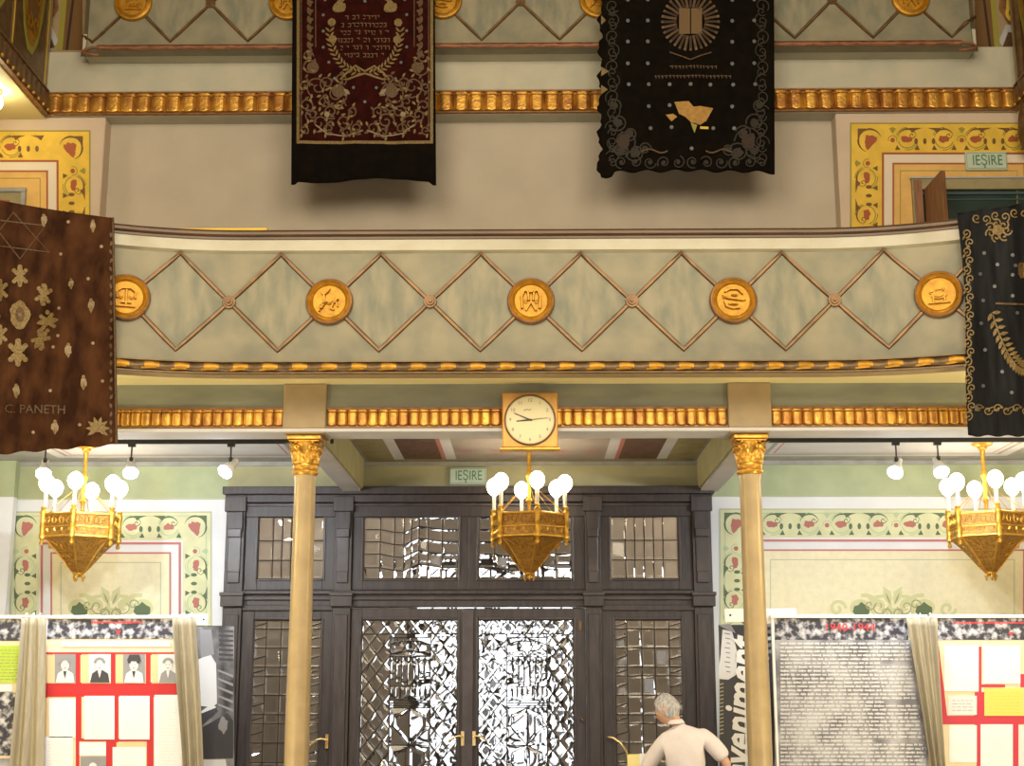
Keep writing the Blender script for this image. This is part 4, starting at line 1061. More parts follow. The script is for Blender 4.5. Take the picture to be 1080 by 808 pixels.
# ================================================================ EXIT SIGNS
def exit_sign(px0, px1, py0, py1, Y, label, zoff=0):
    x0, z1 = P(px0, py0, Y-.06); x1, z0 = P(px1, py1, Y-.06)
    R = empty('exit_sign', ((x0+x1)/2, Y, z0), label, 'exit sign')
    b = MB(); b.box(x0, x1, Y-.06, Y-.0, z0, z1); b.build('housing', 'sign_pale', R, bevel=.012)
    p = Paint([]); w = x1-x0; h = z1-z0
    p.frame(x0+.02*w, z0+.08*h, x1-.02*w, z1-.08*h, .004, 'sign_green', 1)
    p.text('IE\u015eIRE', (x0+x1)/2+w*.02, (z0+z1)/2, h*.80, 'sign_green', 2, sx=.72, flip=1)
    p.build('lettering', lambda x, z, o: (x, Y-.0615-o, z), R)
exit_sign(474, 513, 493, 511, YW-.02, 'green and white exit sign on the olive wall above the entrance')
exit_sign(1018, 1063, 160, 179, YU-.0, 'green and white exit sign above the upper right doorway')
# upper-left lamp under the side gallery
x, z = P(-6, 98, 16.0)
R = empty('ceiling_lamp', (x, 16.0, zs0), 'round glowing lamp under the upper left side gallery', 'lamp')
b = MB(); b.lathe([(.09, zs0), (.09, zs0-.03), (.05, zs0-.04), (.05, zs0-.06)], x, 16.0, 20); b.build('lamp_base', 'brass', R, smooth=40)
b = MB(); b.sphere((x, 16.0, zs0-.15), .11, 20, 12); b.build('globe', emis('globe_glow', (1, .84, .5), 30), R, smooth=True)

# ================================================================ HANGINGS (embroidered velvet cloths)
def cloth(name, label, fn, px0, px1, py0, py1, nu, nv, mats, edge, mf=None, thick=.012, cat='hanging', group=None):
    """fn(px, py, off) -> 3D; edge(u) bottom ripple in photo px"""
    xe = lambda u, v: (px0+(px1-px0)*u, py0+(py1-py0)*v)
    def g(o):
        def h(u, v):
            x, y = xe(u, v)
            x, y = edge(u, v, x, y)
            return fn(x, y, o)
        return h
    b = MB(); b.solid_grid(g(0), nu, nv, g(-thick), 0, mf)
    R = empty(name, fn((px0+px1)/2, py1, 0), label, cat)
    if group: R['group'] = group
    return R, b
YM = 16.22
def fold(x, y, k): return .010*math.sin(x*.10+k)*(.3+y/220)+.006*math.sin(x*.23+y*.01+k*2)
# maroon hanging
def m1(x, y, o):
    q = P(x, y, YM); return (q[0], YM-.0-fold(x, y, 1)-o, q[1])
def e1(u, v, x, y):
    if v > .97: y += 2.5*math.sin(u*PI*2.2+.4)-1.5+(3 if u > .96 or u < .04 else 0)
    x += (2.2*(1-v)*(.5-u)*2) if True else 0
    return x, y
T1, b = cloth('torah_ark_curtain', 'maroon velvet hanging with gold wreath, upper left, black lower hem', m1, 307, 460, -110, 192, 40, 60, None, e1)
b.build('velvet', 'velvet_black', T1, smooth=True)
p = Paint([])
p.rect(316, -105, 455, 150, 'velvet_maroon', 1)
p.frame(313, -108, 457, 152, 3.2, 'thread_gold', 2)
rr = random.Random(2)
for e in (-1, 1):
    cx = 385
    p.line([(cx+e*67, y) for y in range(-100, 150, 10)], 1, 'thread_dim', 3)
    for y in range(-100, 55, 9): p.leaf(cx+e*60, y, 10, 5, PI/2+e*.3, 'thread_dim', 3); p.disc(cx+e*56, y+4, 1.6, 'thread_dim', 3, n=7)
    p.line([(cx+e*52, -100), (cx+e*52, 50)], 1, 'thread_dim', 3)
    # corner scroll work
    for (x, y, r, t, a, h) in ((58, 72, 9, 1.4, 0, 1), (50, 92, 12, 1.4, 2, -1), (62, 112, 8, 1.3, 1, 1), (30, 100, 14, 1.6, 3, 1), (22, 128, 9, 1.4, 0, -1), (48, 130, 10, 1.4, 2, 1), (8, 136, 7, 1.2, 1, -1), (26, 84, 7, 1.3, 1, 1), (40, 88, 8, 1.4, 2, -1), (64, 92, 6, 1.3, 0, 1), (44, 108, 7, 1.2, 1, 1), (56, 122, 7, 1.3, 2, -1), (26, 112, 6, 1.2, 0, 1), (38, 136, 7, 1.2, 1, -1), (60, 60, 6, 1.2, 0, 1), (20, 140, 6, 1.3, 1, 1), (64, 138, 5, 1.2, 1, 1), (36, 118, 8, 1.5, 1, -1), (14, 118, 6, 1.2, 2, 1)):
        p.spiral(cx+e*x, y, r, t, a, 1.5, 'thread_dim', 3, h*e)
        for k in range(5): an = k*1.3+a; p.leaf(cx+e*(x+r*.8*math.cos(an)), y+r*.8*math.sin(an), 5.5, 2.6, an+.8, 'thread_dim' if k % 2 else 'thread_gold', 4)
    p.disc(cx+e*28, 96, 7, 'thread_dim', 4); p.disc(cx+e*55, 72, 6, 'thread_dim', 4); p.disc(cx+e*40, 121, 3, 'thread_pale', 5, n=8); p.leaf(cx+e*16, 100, 9, 4, -PI/2+e*.8, 'thread_pale', 5)
    p.line([(cx+e*2, 138), (cx+e*20, 144), (cx+e*40, 141), (cx+e*52, 132)], 1.3, 'thread_pale', 4)
    # wreath
    for i in range(13):
        t = i/12; an = PI*.5-e*(.08+t*2.3)*1.0
        x = cx+37*math.cos(PI/2-e*(.12+t*1.45)); y = 34+44*math.sin(PI/2-e*(.12+t*1.45))
        ta = math.atan2(44*math.cos(PI/2-e*(.12+t*1.45)), -37*math.sin(PI/2-e*(.12+t*1.45)))+(PI if e > 0 else 0)
        p.leaf(x, y, 7, 2.2, ta+.75, 'thread_gold', 4); p.leaf(x, y, 7, 2.2, ta-.75, 'thread_gold', 4)
    p.disc(cx+e*35, 24, 4.5, 'thread_gold', 5, n=7); p.disc(cx+e*34, 42, 4.5, 'thread_gold', 5, n=7)
    p.blob(cx+e*27, 8, 9, 'thread_gold', 4, seed=8, ry=7); p.blob(cx+e*25, -4, 6, 'thread_gold', 4, seed=3, ry=8)
    p.line([(cx, 76), (cx+e*10, 70), (cx+e*18, 76), (cx+e*26, 84), (cx+e*18, 84), (cx, 78)], 2, 'thread_gold', 5)
    for (x, y) in ((42, 0), (44, 16), (44, 33), (44, 50), (38, 66), (32, 83), (12, 93), (20, 30+70)): p.disc(cx+e*x, y, 1.7, 'thread_silver', 4, n=6)
for k, hw in enumerate((21, 25, 26, 30, 26, 22)):
    y = 19+k*8; x = 385-hw
    while x < 385+hw-2:
        w = rr.uniform(1.6, 3.2)
        p.line([(x, y-2), (x+w, y-2)], .8, 'thread_faded', 4); p.line([(x+w, y-2.4), (x+w, y+(1.8 if rr.random() > .4 else -.3))], .8, 'thread_faded', 4)
        if rr.random() > .6: p.line([(x, y+1.6), (x+w, y+1.6)], .8, 'thread_faded', 4)
        x += w+(1.4 if rr.random() > .25 else 4.5)
p.disc(385, 108, 1.7, 'thread_silver', 4, n=6); p.disc(385, 2, 1.7, 'thread_silver', 4, n=6)
p.build('embroidery_pattern', lambda x, y, o: m1(x, y, .003+o), T1, maxlen=14)
# black hanging
def m2(x, y, o):
    q = P(x, y, YM); return (q[0], YM-.02-fold(x, y, 4)-o, q[1])
def e2(u, v, x, y):
    if u < .02: x += 2.2*math.sin(y*.21)+1.5*math.sin(y*.53)
    if v > .97: y += 1.6*math.sin(u*40)+2.5*math.sin(u*PI)*-1+(4 if u < .08 else 0)
    x += 3*(1-v)*(.5-u)
    return x, y
T2, b = cloth('torah_ark_curtain', 'worn black hanging with embroidered sunburst book and torn yellow patch, upper right', m2, 632, 817, -110, 183, 56, 80, None, e2)
b.build('velvet', 'velvet_black', T2, smooth=True)
p = Paint([])
for y in range(-105, 178, 16):
    for x in (646, 803): p.spiral(x, y, 8, 1.3, y, 1.2, 'thread_dark', 2, 1 if x < 700 else -1); p.spiral(x, y+6, 5, 1.2, y, 1.2, 'thread_dark', 2)
for x in range(655, 800, 15): p.spiral(x, 172, 7, 1.3, x, 1.3, 'thread_dark', 2); p.disc(x, 172, 2.2, 'thread_dark', 3, n=6)
for e in (-1, 1):
    for (x, y, r) in ((66, 150, 16), (54, 162, 11), (72, 130, 10), (44, 158, 7), (76, 112, 7), (60, 142, 9), (70, 160, 9)):
        p.spiral(724+e*x, y, r, 1.6, x, 1.6, 'thread_dark', 2, e); p.blob(724+e*x, y, r*.5, 'thread_brown' if r > 12 else 'thread_dark', 3, seed=x)
    p.line([(724+e*(20+i*4), 160+2*math.sin(i)) for i in range(8)], 1.5, 'thread_dim', 4)
for y in (-84, -62, -40, -18, 1, 23, 45, 68, 90):
    for x in (662, 683, 772, 795): p.disc(x+(0 if y < 80 else 1), y, 2.1, 'thread_silver', 3, n=7)
for (x, y) in ((706, 90), (728, 90), (749, 90), (684, 113), (706, 112), (772, 113), (686, 136), (708, 135), (752, 136), (774, 136), (729, 158)): p.disc(x, y, 2.1, 'thread_silver', 3, n=7)
cx, cy = 728, 24
for k in range(32):
    a = 2*PI*k/32; p.line([(cx+15*math.cos(a), cy+15*math.sin(a)), (cx+31*math.cos(a), cy+31*math.sin(a))], 2.6, 'thread_dim' if k % 2 else 'thread_brown', 3); p.disc(cx+29.5*math.cos(a), cy+29.5*math.sin(a), 1.6, 'thread_faded' if k % 2 else 'thread_dim', 4, n=6)
p.rect(cx-12, cy-14, cx-.6, cy+13, 'thread_faded', 4); p.rect(cx+.6, cy-14, cx+12, cy+13, 'thread_faded', 4)
for q, (x0, x1, y) in enumerate(((706, 754, 71), (690, 768, 81))):
    x = x0
    while x < x1:
        w = rr.uniform(1.5, 3); p.line([(x, y), (x+w, y)], 1.0, 'thread_dim', 3); p.line([(x+w, y-1), (x+w, y+2.5)], 1.0, 'thread_dim', 3); x += w+1.6
for e in (-1, 1): p.line([(cx, cy+40), (cx+e*10, cy+36), (cx+e*22, cy+32)], 1.2, 'thread_dim', 3)
p.poly([(711, 108.5), (726, 108), (731, 114), (738, 113), (752, 115), (745, 128), (738, 133), (732, 131), (729, 131), (722, 124), (716, 121)], 'patch_ochre', 3)
p.poly([(702, 122), (710, 121), (714, 124), (708, 129)], 'patch_ochre', 3); p.poly([(728, 131), (735, 133), (732, 142)], 'pt_olive', 3); p.rect(738, 134.5, 747, 137, 'pt_yellow', 3)
for y, w in ((22, 5), (76, 8), (95, 7)): p.poly([(634, y-5), (634+w, y), (634, y+5)], 'thread_gold', 2)
p.build('embroidery_pattern', lambda x, y, o: m2(x, y, .003+o), T2, maxlen=16)
def projy(p_):
    d = Vector(p_)-Vector((0, 0, EYE)); return 404-F*d.dot(UP)/d.dot(FWD)
ZRT = PZ(560, 253, Y0)+.095
# two hangings over the curved lower rail: gallery-arc mapping
def PA(px, py, off):
    """point on the surface that hangs 'off' in front of the curved gallery front"""
    r = RIGHT*((px-540)/F) + UP*((404-py)/F) + FWD
    Y = Y0-.3
    for _ in range(14):
        x = r.x*Y/r.y; a = abs(x)
        if a <= SX: Yn = Y0-off
        else:
            d = min(a-SX, RA-off-.05); Yn = Y0-RA+math.sqrt((RA-off)**2-d*d)
        Y = Y*.4+Yn*.6
    t = Y/r.y; return Vector((r.x*t, Y, EYE+r.z*t))
def m3(x, y, o):
    f = .022*math.sin(x*.09+y*.012)+.034*math.sin((x+y*.40)*.085)*min(1, max(0, (y-232)/70))
    ramp = min(1, max(0, (y-228)/40))
    return PA(x, y, .15+f*ramp+o)
def e3(u, v, x, y):
    q = m3(x, 228, 0); yt = projy((q.x, q.y, ZRT+.012)); yb = 479-10*(x/122.)
    y = yt+(yb-yt)*v
    x += 2.0*v*(u > .9)+(0 if u < .95 else -2*(1-v))
    if v > .98: y += 1.2*math.sin(x*.2)
    return x, y
T3, b = cloth('velvet_hanging', 'brown velvet hanging with gold flowers and star draped over the left rail', m3, -150, 121, 219, 479, 60, 60, None, e3)
vb = b.build('velvet', 'velvet_brown', T3, smooth=True)
b = MB()   # top fold carried back over the rail
def top3(u, v):
    x = -150+271*u; q = m3(*e3(u, 0, x, 219), 0); zr_ = 0
    d = Vector((-q.x if abs(q.x) > SX else 0, 0, 0)); pt = arcpt_near(q.x, .15-.42*v)
    z = q.z+(.02*math.sin(PI*min(1, v*1.5)) if v < .7 else -.5*(v-.7))
    return (pt[0], pt[1], z)
def arcpt_near(x, off):
    a = abs(x); sg = 1 if x >= 0 else -1
    if a <= SX: return (x, Y0-off)
    q = math.asin(min(.999, (a-SX)/(RA-.15))); return (sg*(SX+(RA-off)*math.sin(q)), Y0-RA+(RA-off)*math.cos(q))
b.solid_grid(top3, 40, 6, lambda u, v: (lambda p_: (p_[0], p_[1], p_[2]-.012))(top3(u, v)))
b.build('rail_fold', 'velvet_brown', T3, smooth=True)
p = Paint([])
# star of David
cx, cy, r = 20, 247, 31
tri1 = [(20-31, 229), (20+28, 237), (21, 272)]; tri2 = [(cx-32, 257), (20, 218), (cx+33, 262)]
for tr in ([(-12, 231), (48, 238), (21, 273)], [(-12, 258), (14, 224), (52, 266)]):
    p.line(tr+[tr[0]], 1.6, 'thread_dim', 2)
def fleur(x, y, s, m='thread_gold', rot=0):
    p.disc(x, y, s*.28, m, 3, ry=s*.35)
    for a in (-PI/2, PI/2): p.leaf(x, y, s, s*.5, a+rot, m, 3)
    for a in (-2.4, -.75, 2.4, .75): p.leaf(x, y, s*.8, s*.42, a+rot, m, 3); p.disc(x+s*.7*math.cos(a+rot), y+s*.7*math.sin(a+rot), s*.2, m, 3, n=7)
    p.disc(x, y-s*.8, s*.22, m, 4, n=7); p.disc(x, y+s*.8, s*.2, m, 4, n=7)
fleur(21, 291, 12); fleur(19, 372, 15); fleur(46, 311, 12, rot=.2); fleur(50, 339, 12, rot=1.4); fleur(43, 358, 12, rot=.6); fleur(0, 306, 12); fleur(-8, 339, 12); fleur(0, 353, 11)
p.blob(21, 332, 11, 'thread_gold', 3, seed=6, ry=15, amp=.2, n=16); p.disc(21, 332, 5, 'thread_dim', 4, ry=8); p.disc(21, 332, 2, 'thread_gold', 5)
for (x, y, s) in ((75, 299, 6), (96, 322, 8), (72, 369, 8), (88, 403, 8), (17, 412, 8), (58, 450, 8), (46, 232, 7), (98, 238, 7), (-20, 380, 8), (-60, 300, 8), (-70, 400, 9), (-40, 440, 8)):
    p.blob(x, y, s*.5, 'thread_pale', 3, seed=int(x), ry=s*.75, amp=.3, n=9); p.leaf(x, y, s*1.1, s*.5, PI/2, 'thread_gold', 4); p.disc(x, y-s*.7, s*.25, 'thread_gold', 4, n=6)
for (x, y) in ((64, 268), (93, 294), (107, 260), (98, 362), (56, 366), (53, 412), (108, 402), (84, 448), (35, 456), (62, 325), (72, 234), (61, 354)): p.disc(x, y, 1.9, 'thread_pale', 3, n=6)
for k in range(8):
    a = -PI/2+(k-3.5)*.62; p.leaf(103, 452, 13, 4.5, a, 'thread_gold', 3)
p.disc(103, 452, 4, 'thread_gold', 4)
p.text('C. PANETH', 37, 432, 13, 'thread_dim', 3, sx=1.0, ang=.02)
p.line([(-10, 428), (-40, 426)], 3, 'thread_dim', 3)
for y in range(245, 465, 9): p.leaf(117+1.5*math.sin(y), y, 6, 3, PI/2+.4*math.sin(y), 'thread_dim', 3)
p.build('embroidery_pattern', lambda x, y, o: m3(x, y, .004+o), T3, maxlen=8)
b = MB(); pts = [m3(*e3(1, i/30, 121, 219+260*i/30), 0) for i in range(31)]; b.tube(pts, .012, 6); b.build('edge_braid', 'thread_dim', T3, smooth=True)
def m4(x, y, o):
    f = .03*math.sin(x*.13-(y)*.006)*min(1, (y-205)/80+.15)+.012*math.sin(x*.31)
    return PA(x, y, .15+f+o)
def e4(u, v, x, y):
    q = m4(x, 228, 0); yt = projy((q.x, q.y, ZRT+.012)); y = yt+(460-yt)*v
    x += (1-u)*(12*v-3*(1-v)+3*math.sin(v*5)); y += -(1-u)*0
    if v > .98: y += 1.0*math.sin(x*.3)
    return x, y
T4, b = cloth('velvet_hanging', 'navy velvet hanging with gold scroll border draped over the right rail', m4, 1012, 1230, 232, 460, 50, 50, None, e4)
b.build('velvet', 'velvet_navy', T4, smooth=True)
b = MB()
def top4(u, v):
    x = 1012+218*u; q = m4(*e4(u, 0, x, 232), 0); pt = arcpt_near(q.x, .15-.42*v)
    return (pt[0], pt[1], q.z+(.02*math.sin(PI*min(1, v*1.5)) if v < .7 else -.5*(v-.7)))
b.solid_grid(top4, 36, 6, lambda u, v: (lambda p_: (p_[0], p_[1], p_[2]-.012))(top4(u, v)))
b.build('rail_fold', 'velvet_navy', T4, smooth=True)
p = Paint([])
for k in range(21):
    y = 246+k*9.6; x = 1021+(y-246)*.012+ (2 if k % 2 else -2)
    p.spiral(x, y, 5, 1.25, PI/2, 1.4, 'thread_gold', 3, 1 if k % 2 else -1); p.leaf(x-1, y+2, 6, 2.2, PI/2+.5, 'thread_gold', 3)
for k in range(9):
    p.spiral(1032+k*10, 431+(k % 2)*2, 5, 1.2, 0, 1.3, 'thread_gold', 3, 1 if k % 2 else -1); p.line([(1028+k*10, 433), (1038+k*10, 429)], 1.2, 'thread_gold', 3)
for k in range(8): p.spiral(1030+k*10, 230-k*1.4+(k % 2)*3, 5, 1.2, 1, 1.4, 'thread_gold', 3, -1 if k % 2 else 1)
for k in range(7):
    a = 2*PI*k/7; p.spiral(1053+9*math.cos(a), 243+7*math.sin(a), 5.5, 1.2, a, 1.8, 'thread_gold', 3)
p.blob(1053, 243, 6, 'thread_gold', 4, seed=3)
for (x, y) in ((1038, 267), (1052, 279), (1068, 269), (1034, 289), (1049, 302), (1068, 290), (1068, 312), (1073, 330), (1037, 317), (1035, 341), (1039, 369), (1057, 392), (1037, 407), (1067, 414), (1030, 430), (1071, 280)): p.disc(x, y, 2.1, 'thread_silver', 3, n=7)
for i in range(14):
    t = i/13; x = 1046+t*34; y = 330+78*(1-(1-t)**1.9)*.74
    a = .9-.5*t; p.leaf(x, y, 10, 4, a+1.1, 'thread_gold', 3); p.leaf(x, y, 10, 4, a-1.0, 'thread_gold', 3)
p.line([(1047+34*t/10, 332+58*(1-(1-t/10)**1.9)) for t in range(11)], 1.4, 'thread_gold', 3)
p.line([(1050, 320), (1080, 321)], 2, 'thread_dim', 3); p.blob(1080, 285, 7, 'bronze', 3, seed=2, ry=10)
p.build('embroidery_pattern', lambda x, y, o: m4(x, y, .004+o), T4, maxlen=8)
# ================================================================ EXHIBITION PANELS
YX = 14.4
def fx(Y): return lambda x, y, o: (lambda q: (q[0], Y-.001-o, q[1]))(P(x, y, Y))
def display_panel(label, x0, x1, content):
    a0, a1 = PX(x0, 720, YX), PX(x1, 720, YX); zt = PZ(560, 650, YX)
    R = empty('exhibition_panel', ((a0+a1)/2, YX, 0), label, 'exhibition panel', 'exhibition panels flanking the entrance')
    b = MB(); b.box(a0, a1, YX, YX+.025, .25, zt-.02); b.build('board', 'cream_card', R)
    b = MB(); b.box(a0-.02, a1+.02, YX-.02, YX+.04, zt-.02, zt+.012); b.build('top_rail', 'white', R, bevel=.004)
    for xx in (a0, a1):
        b = MB(); b.box(xx-.012, xx+.012, YX-.01, YX+.035, .0, zt-.02); b.box(xx-.02, xx+.02, YX-.18, YX+.2, 0, .03); b.build('leg', 'white', R, bevel=.003)
    content(R)
    return R
hd_scale = 658
def header(R, x0, x1, y0=653, y1=674):
    p = Paint([]); p.rect(x0, y0, x1, y1, 'crowd_photo', 1); p.build('header_photo', fx(YX), R)
    return R
def sheets(R, lst):
    for (x0, y0, x1, y1, m, ink) in lst:
        p = Paint([]); p.rect(x0, y0, x1, y1, m, 3)
        if ink:
            rr = random.Random(int(x0*7+y0)); y = y0+5
            while y < y1-3:
                x = x0+4
                while x < x1-5:
                    w = rr.uniform(2, 6); p.line([(x, y), (min(x+w, x1-4), y)], .5, ink, 4); x += w+1.5
                y += 3.4
        p.build('paper_sheet', fx(YX), R)
def portrait(R, x0, y0, x1, y1, bg, coat, face, hat=None, seed=0):
    p = Paint([]); p.rect(x0, y0, x1, y1, bg, 3); w, h = x1-x0, y1-y0; cx = x0+w*.5
    p.poly([(x0+w*.05, y1), (x0+w*.15, y0+h*.68), (x0+w*.38, y0+h*.56), (x0+w*.62, y0+h*.56), (x0+w*.88, y0+h*.68), (x1-w*.05, y1)], coat, 4)
    p.disc(cx, y0+h*.38, w*.2, face, 5, ry=h*.22); p.arc(cx, y0+h*.32, w*.21, PI, 2*PI, h*.1, hat or 'print_mid', 6)
    p.disc(cx-w*.07, y0+h*.37, w*.025, 'print_dark', 6, n=5); p.disc(cx+w*.07, y0+h*.37, w*.025, 'print_dark', 6, n=5); p.line([(cx-w*.06, y0+h*.49), (cx+w*.06, y0+h*.49)], 1, 'print_mid', 6)
    if hat == 'print_dark': p.poly([(cx-w*.32, y0+h*.24), (cx-w*.2, y0+h*.02), (cx+w*.25, y0+h*.02), (cx+w*.34, y0+h*.26)], 'print_dark', 6)
    p.poly([(cx-w*.08, y0+h*.6), (cx+w*.08, y0+h*.6), (cx, y0+h*.85)], 'print_pale' if coat != 'print_pale' else 'print_dark', 6)
    p.build('portrait_photo', fx(YX), R)
def cB(R):   # red portraits panel
    header(R, 47, 184)
    p = Paint([]); rr = random.Random(5); x = 97
    for k in range(26): w = rr.uniform(.8, 2.2); h_ = rr.uniform(1.2, 2.4); p.rect(x, 656-h_/2+.5, x+w, 656+h_/2+.5, 'red_ink', 3); x += w+.6
    p.poly([(122, 665), (128, 665), (125, 670)], 'red_ink', 3); p.build('header_text', fx(YX), R)
    p = Paint([]); p.rect(46, 688, 190, 690, 'red_paper', 1)
    for x0, x1 in ((46, 48.5), (80, 86), (117, 122), (154, 160)): p.rect(x0, 689, x1, 722, 'red_paper', 1)
    p.rect(45, 721, 191, 735, 'red_paper', 1)
    for x0, x1 in ((80, 86), (117.5, 125), (155, 162)): p.rect(x0, 734, x1, 830, 'red_paper', 1)
    p.rect(45, 734, 50, 830, 'red_paper', 1); p.rect(86, 779, 160, 782, 'red_paper', 1); p.rect(112, 782, 118, 830, 'red_paper', 1)
    p.build('red_mount', fx(YX), R)
    for q in ((49, 691, 58, 720), (85, 691, 94, 720), (122, 691, 130, 720), (159, 691, 168, 720), (47, 736, 52, 830), (123, 783, 155, 790), (84, 782, 88, 830)):
        p = Paint([]); p.rect(*q, 'tan_card', 2); p.build('tan_mount', fx(YX), R)
    sheets(R, [(66, 677, 180, 682, 'sheet', None), (52, 737, 80, 778, 'sheet', None), (89, 734, 121, 780, 'sheet', 'faint_ink'), (126, 734, 158, 780, 'sheet', 'faint_ink'), (163, 733, 192, 830, 'sheet', 'faint_ink'), (46, 777, 77, 830, 'sheet', 'faint_ink'), (84, 783, 112, 797, 'sheet', None), (119, 788, 154, 830, 'sheet', 'faint_ink')])
    portrait(R, 58, 690, 80, 720, 'print_mid', 'print_pale', 'print_pale', None); portrait(R, 94, 690, 117, 720, 'print_pale', 'print_dark', 'sheet', None)
    portrait(R, 130, 690, 153, 720, 'print_mid', 'print_pale', 'print_pale', 'print_dark'); portrait(R, 167, 690, 188, 720, 'print_pale', 'print_mid', 'print_pale', None)
    portrait(R, 85, 798, 112, 830, 'print_mid', 'print_dark', 'sheet', None)
PB_ = display_panel('red exhibition panel with four portrait photographs, left of the entrance', 45, 200, cB)
def cA(R):
    header(R, -60, 22, 653, 676)
    p = Paint([]); p.rect(-60, 730, 20, 797, 'crowd_photo', 2); p.rect(-60, 800, 14, 830, 'grey_photo', 2); p.build('large_photo', fx(YX), R)
    sheets(R, [(-60, 681, 23, 720, 'lime_sheet', 'ink'), (-60, 722, 13, 729, 'sheet', None)])
display_panel('exhibition panel with lime green sheet at the far left', -62, 40, cA)
def cC(R):   # big text panel
    header(R, 817, 958, 652, 675)
    p = Paint([]); p.text('1940-1944', 896, 662, 12, 'red_ink', 3, sx=1.05); p.build('title', fx(YX), R)
    p = Paint([]); p.rect(817, 675, 979, 830, 'grey_photo', 1)
    p.poly([(893, 830), (905, 700), (925, 690), (945, 700), (960, 830)], 'print_pale', 2) if False else None
    p.build('background_photo', fx(YX), R)
    p = Paint([]); rr = random.Random(9); y = 679
    while y < 826:
        x = 823; xe = 958+max(0, (y-680))*.14; 
        if int(y) % 41 < 4: xe -= rr.uniform(20, 90)
        while x < xe:
            w = rr.uniform(3, 12)
            p.line([(x, y), (min(x+w, xe), y+rr.uniform(-.3, .3))], 1.5, 'print_pale', 3)
            k = x+1
            while k < x+w-1:
                if rr.random() > .6: p.line([(k, y-1.5), (k, y+(1.5 if rr.random() > .5 else -.3))], .8, 'print_pale', 3)
                k += 1.6
            x += w+1.4
        y += 4.1
    p.build('text_block', fx(YX), R)
PC_ = display_panel('tall grey exhibition panel headed 1940-1944, covered in white text', 817, 980, cC)
def cD(R):
    header(R, 989, 1140, 651, 675)
    p = Paint([]); rr = random.Random(6); x = 1006
    for k in range(44): w = rr.uniform(.8, 2.2); h_ = rr.uniform(1.2, 2.4); p.rect(x, 657-h_/2, x+w, 657+h_/2, 'red_ink', 3); x += w+.7
    p.poly([(1063, 667), (1069, 667), (1066, 671)], 'red_ink', 3); p.build('header_text', fx(YX), R)
    p = Paint([]); p.poly([(987, 682), (990, 682), (1000, 764), (993, 764)], 'crimson_paper', 2); p.rect(1032, 682, 1035, 735, 'crimson_paper', 1); p.rect(1035, 722, 1060, 725, 'crimson_paper', 1); p.rect(1028, 730, 1038, 765, 'crimson_paper', 1)
    p.rect(995, 755, 1140, 764, 'crimson_paper', 1); p.rect(1030, 764, 1034, 830, 'crimson_paper', 1); p.rect(1067, 762, 1074, 830, 'crimson_paper', 1); p.rect(1076, 711, 1140, 725, 'crimson_paper', 1); p.build('red_mount', fx(YX), R)
    sheets(R, [(996, 681, 1032, 729, 'sheet', 'sheet'), (1037, 681, 1076, 721, 'sheet', None), (1038, 726, 1079, 755, 'yellow_sheet', 'pt_yellow'), (1000, 734, 1030, 754, 'print_pale', 'ink'), (1001, 765, 1030, 804, 'sheet', None), (1034, 764, 1068, 830, 'sheet', 'sheet'), (1074, 765, 1140, 830, 'print_pale', None), (1082, 681, 1140, 710, 'sheet', None)])
display_panel('exhibition panel with white and yellow papers on crimson, far right', 987, 1142, cD)
# perforated white plates on the rail ends
def corner_plate(R, x0, x1, y0_, y1_):
    a0, z1_ = P(x0, y0_, YX+.05); a1, z0_ = P(x1, y1_, YX+.05)
    b = MB(); b.box(a0, a1, YX+.038, YX+.05, z0_, z1_); pl = b.build('corner_plate', 'white', R, bevel=.002)
    b = MB(); hx = a0+.055 if x0 > 400 else a1-.04; hz = (z0_+z1_)/2
    b.prism([(hx+.011*math.cos(i*PI/6), hz+.011*math.sin(i*PI/6)) for i in range(12)], lambda x, z, k: (x, YX+.038-.002*k, z)); b.build('hole', 'black', pl)
corner_plate(PB_, 190, 219, 648, 659); corner_plate(PC_, 764, 840, 642, 656)
# ================================================================ CURTAINS between the panels
def drape(label, tops, bots, npl, seed):
    Yc = YX-.10; b = MB(); rr = random.Random(seed); ph = rr.uniform(0, 6)
    def fn(o):
        def f(u, v):
            L = tops[0]+(bots[0]-tops[0])*v+1.2*math.sin(v*4+ph)*(v); Rr = tops[1]+(bots[1]-tops[1])*v+.8*math.sin(v*5+ph)
            x = L+(Rr-L)*u; y = 651+(895-651)*v
            d = .028*math.cos(u*npl*2*PI+.5*math.sin(v*3+ph))+.012*math.sin(u*npl*5+v*4)
            q = P(x, y, Yc); return (q[0], Yc-d-o, q[1])
        return f
    b.solid_grid(fn(0), 44, 26, fn(-.012))
    R = empty('curtain', fn(0)(.5, 1), label, 'curtain', 'beige curtains gathered at the panel joints')
    b.build('fabric', 'curtain', R, smooth=True)
    for k in range(3):
        b = MB(); x, z = P(tops[0]+(tops[1]-tops[0])*(k+.5)/3, 649.5, Yc+.03)
        b.tube([(x, Yc+.035+.028*math.cos(t), z+.026*math.sin(t)) for t in [i*2*PI/12 for i in range(13)]], .004, 6); b.build('curtain_ring', 'white', R, smooth=True)
drape('beige curtain between the lime sheet panel and the red portrait panel', (24, 47), (4, 46), 2.5, 1)
drape('beige curtain at the right edge of the red portrait panel', (182, 206), (199, 218), 2.5, 2)
drape('beige curtain between the 1940-1944 panel and the crimson panel', (955, 986), (996, 1004), 3, 3)
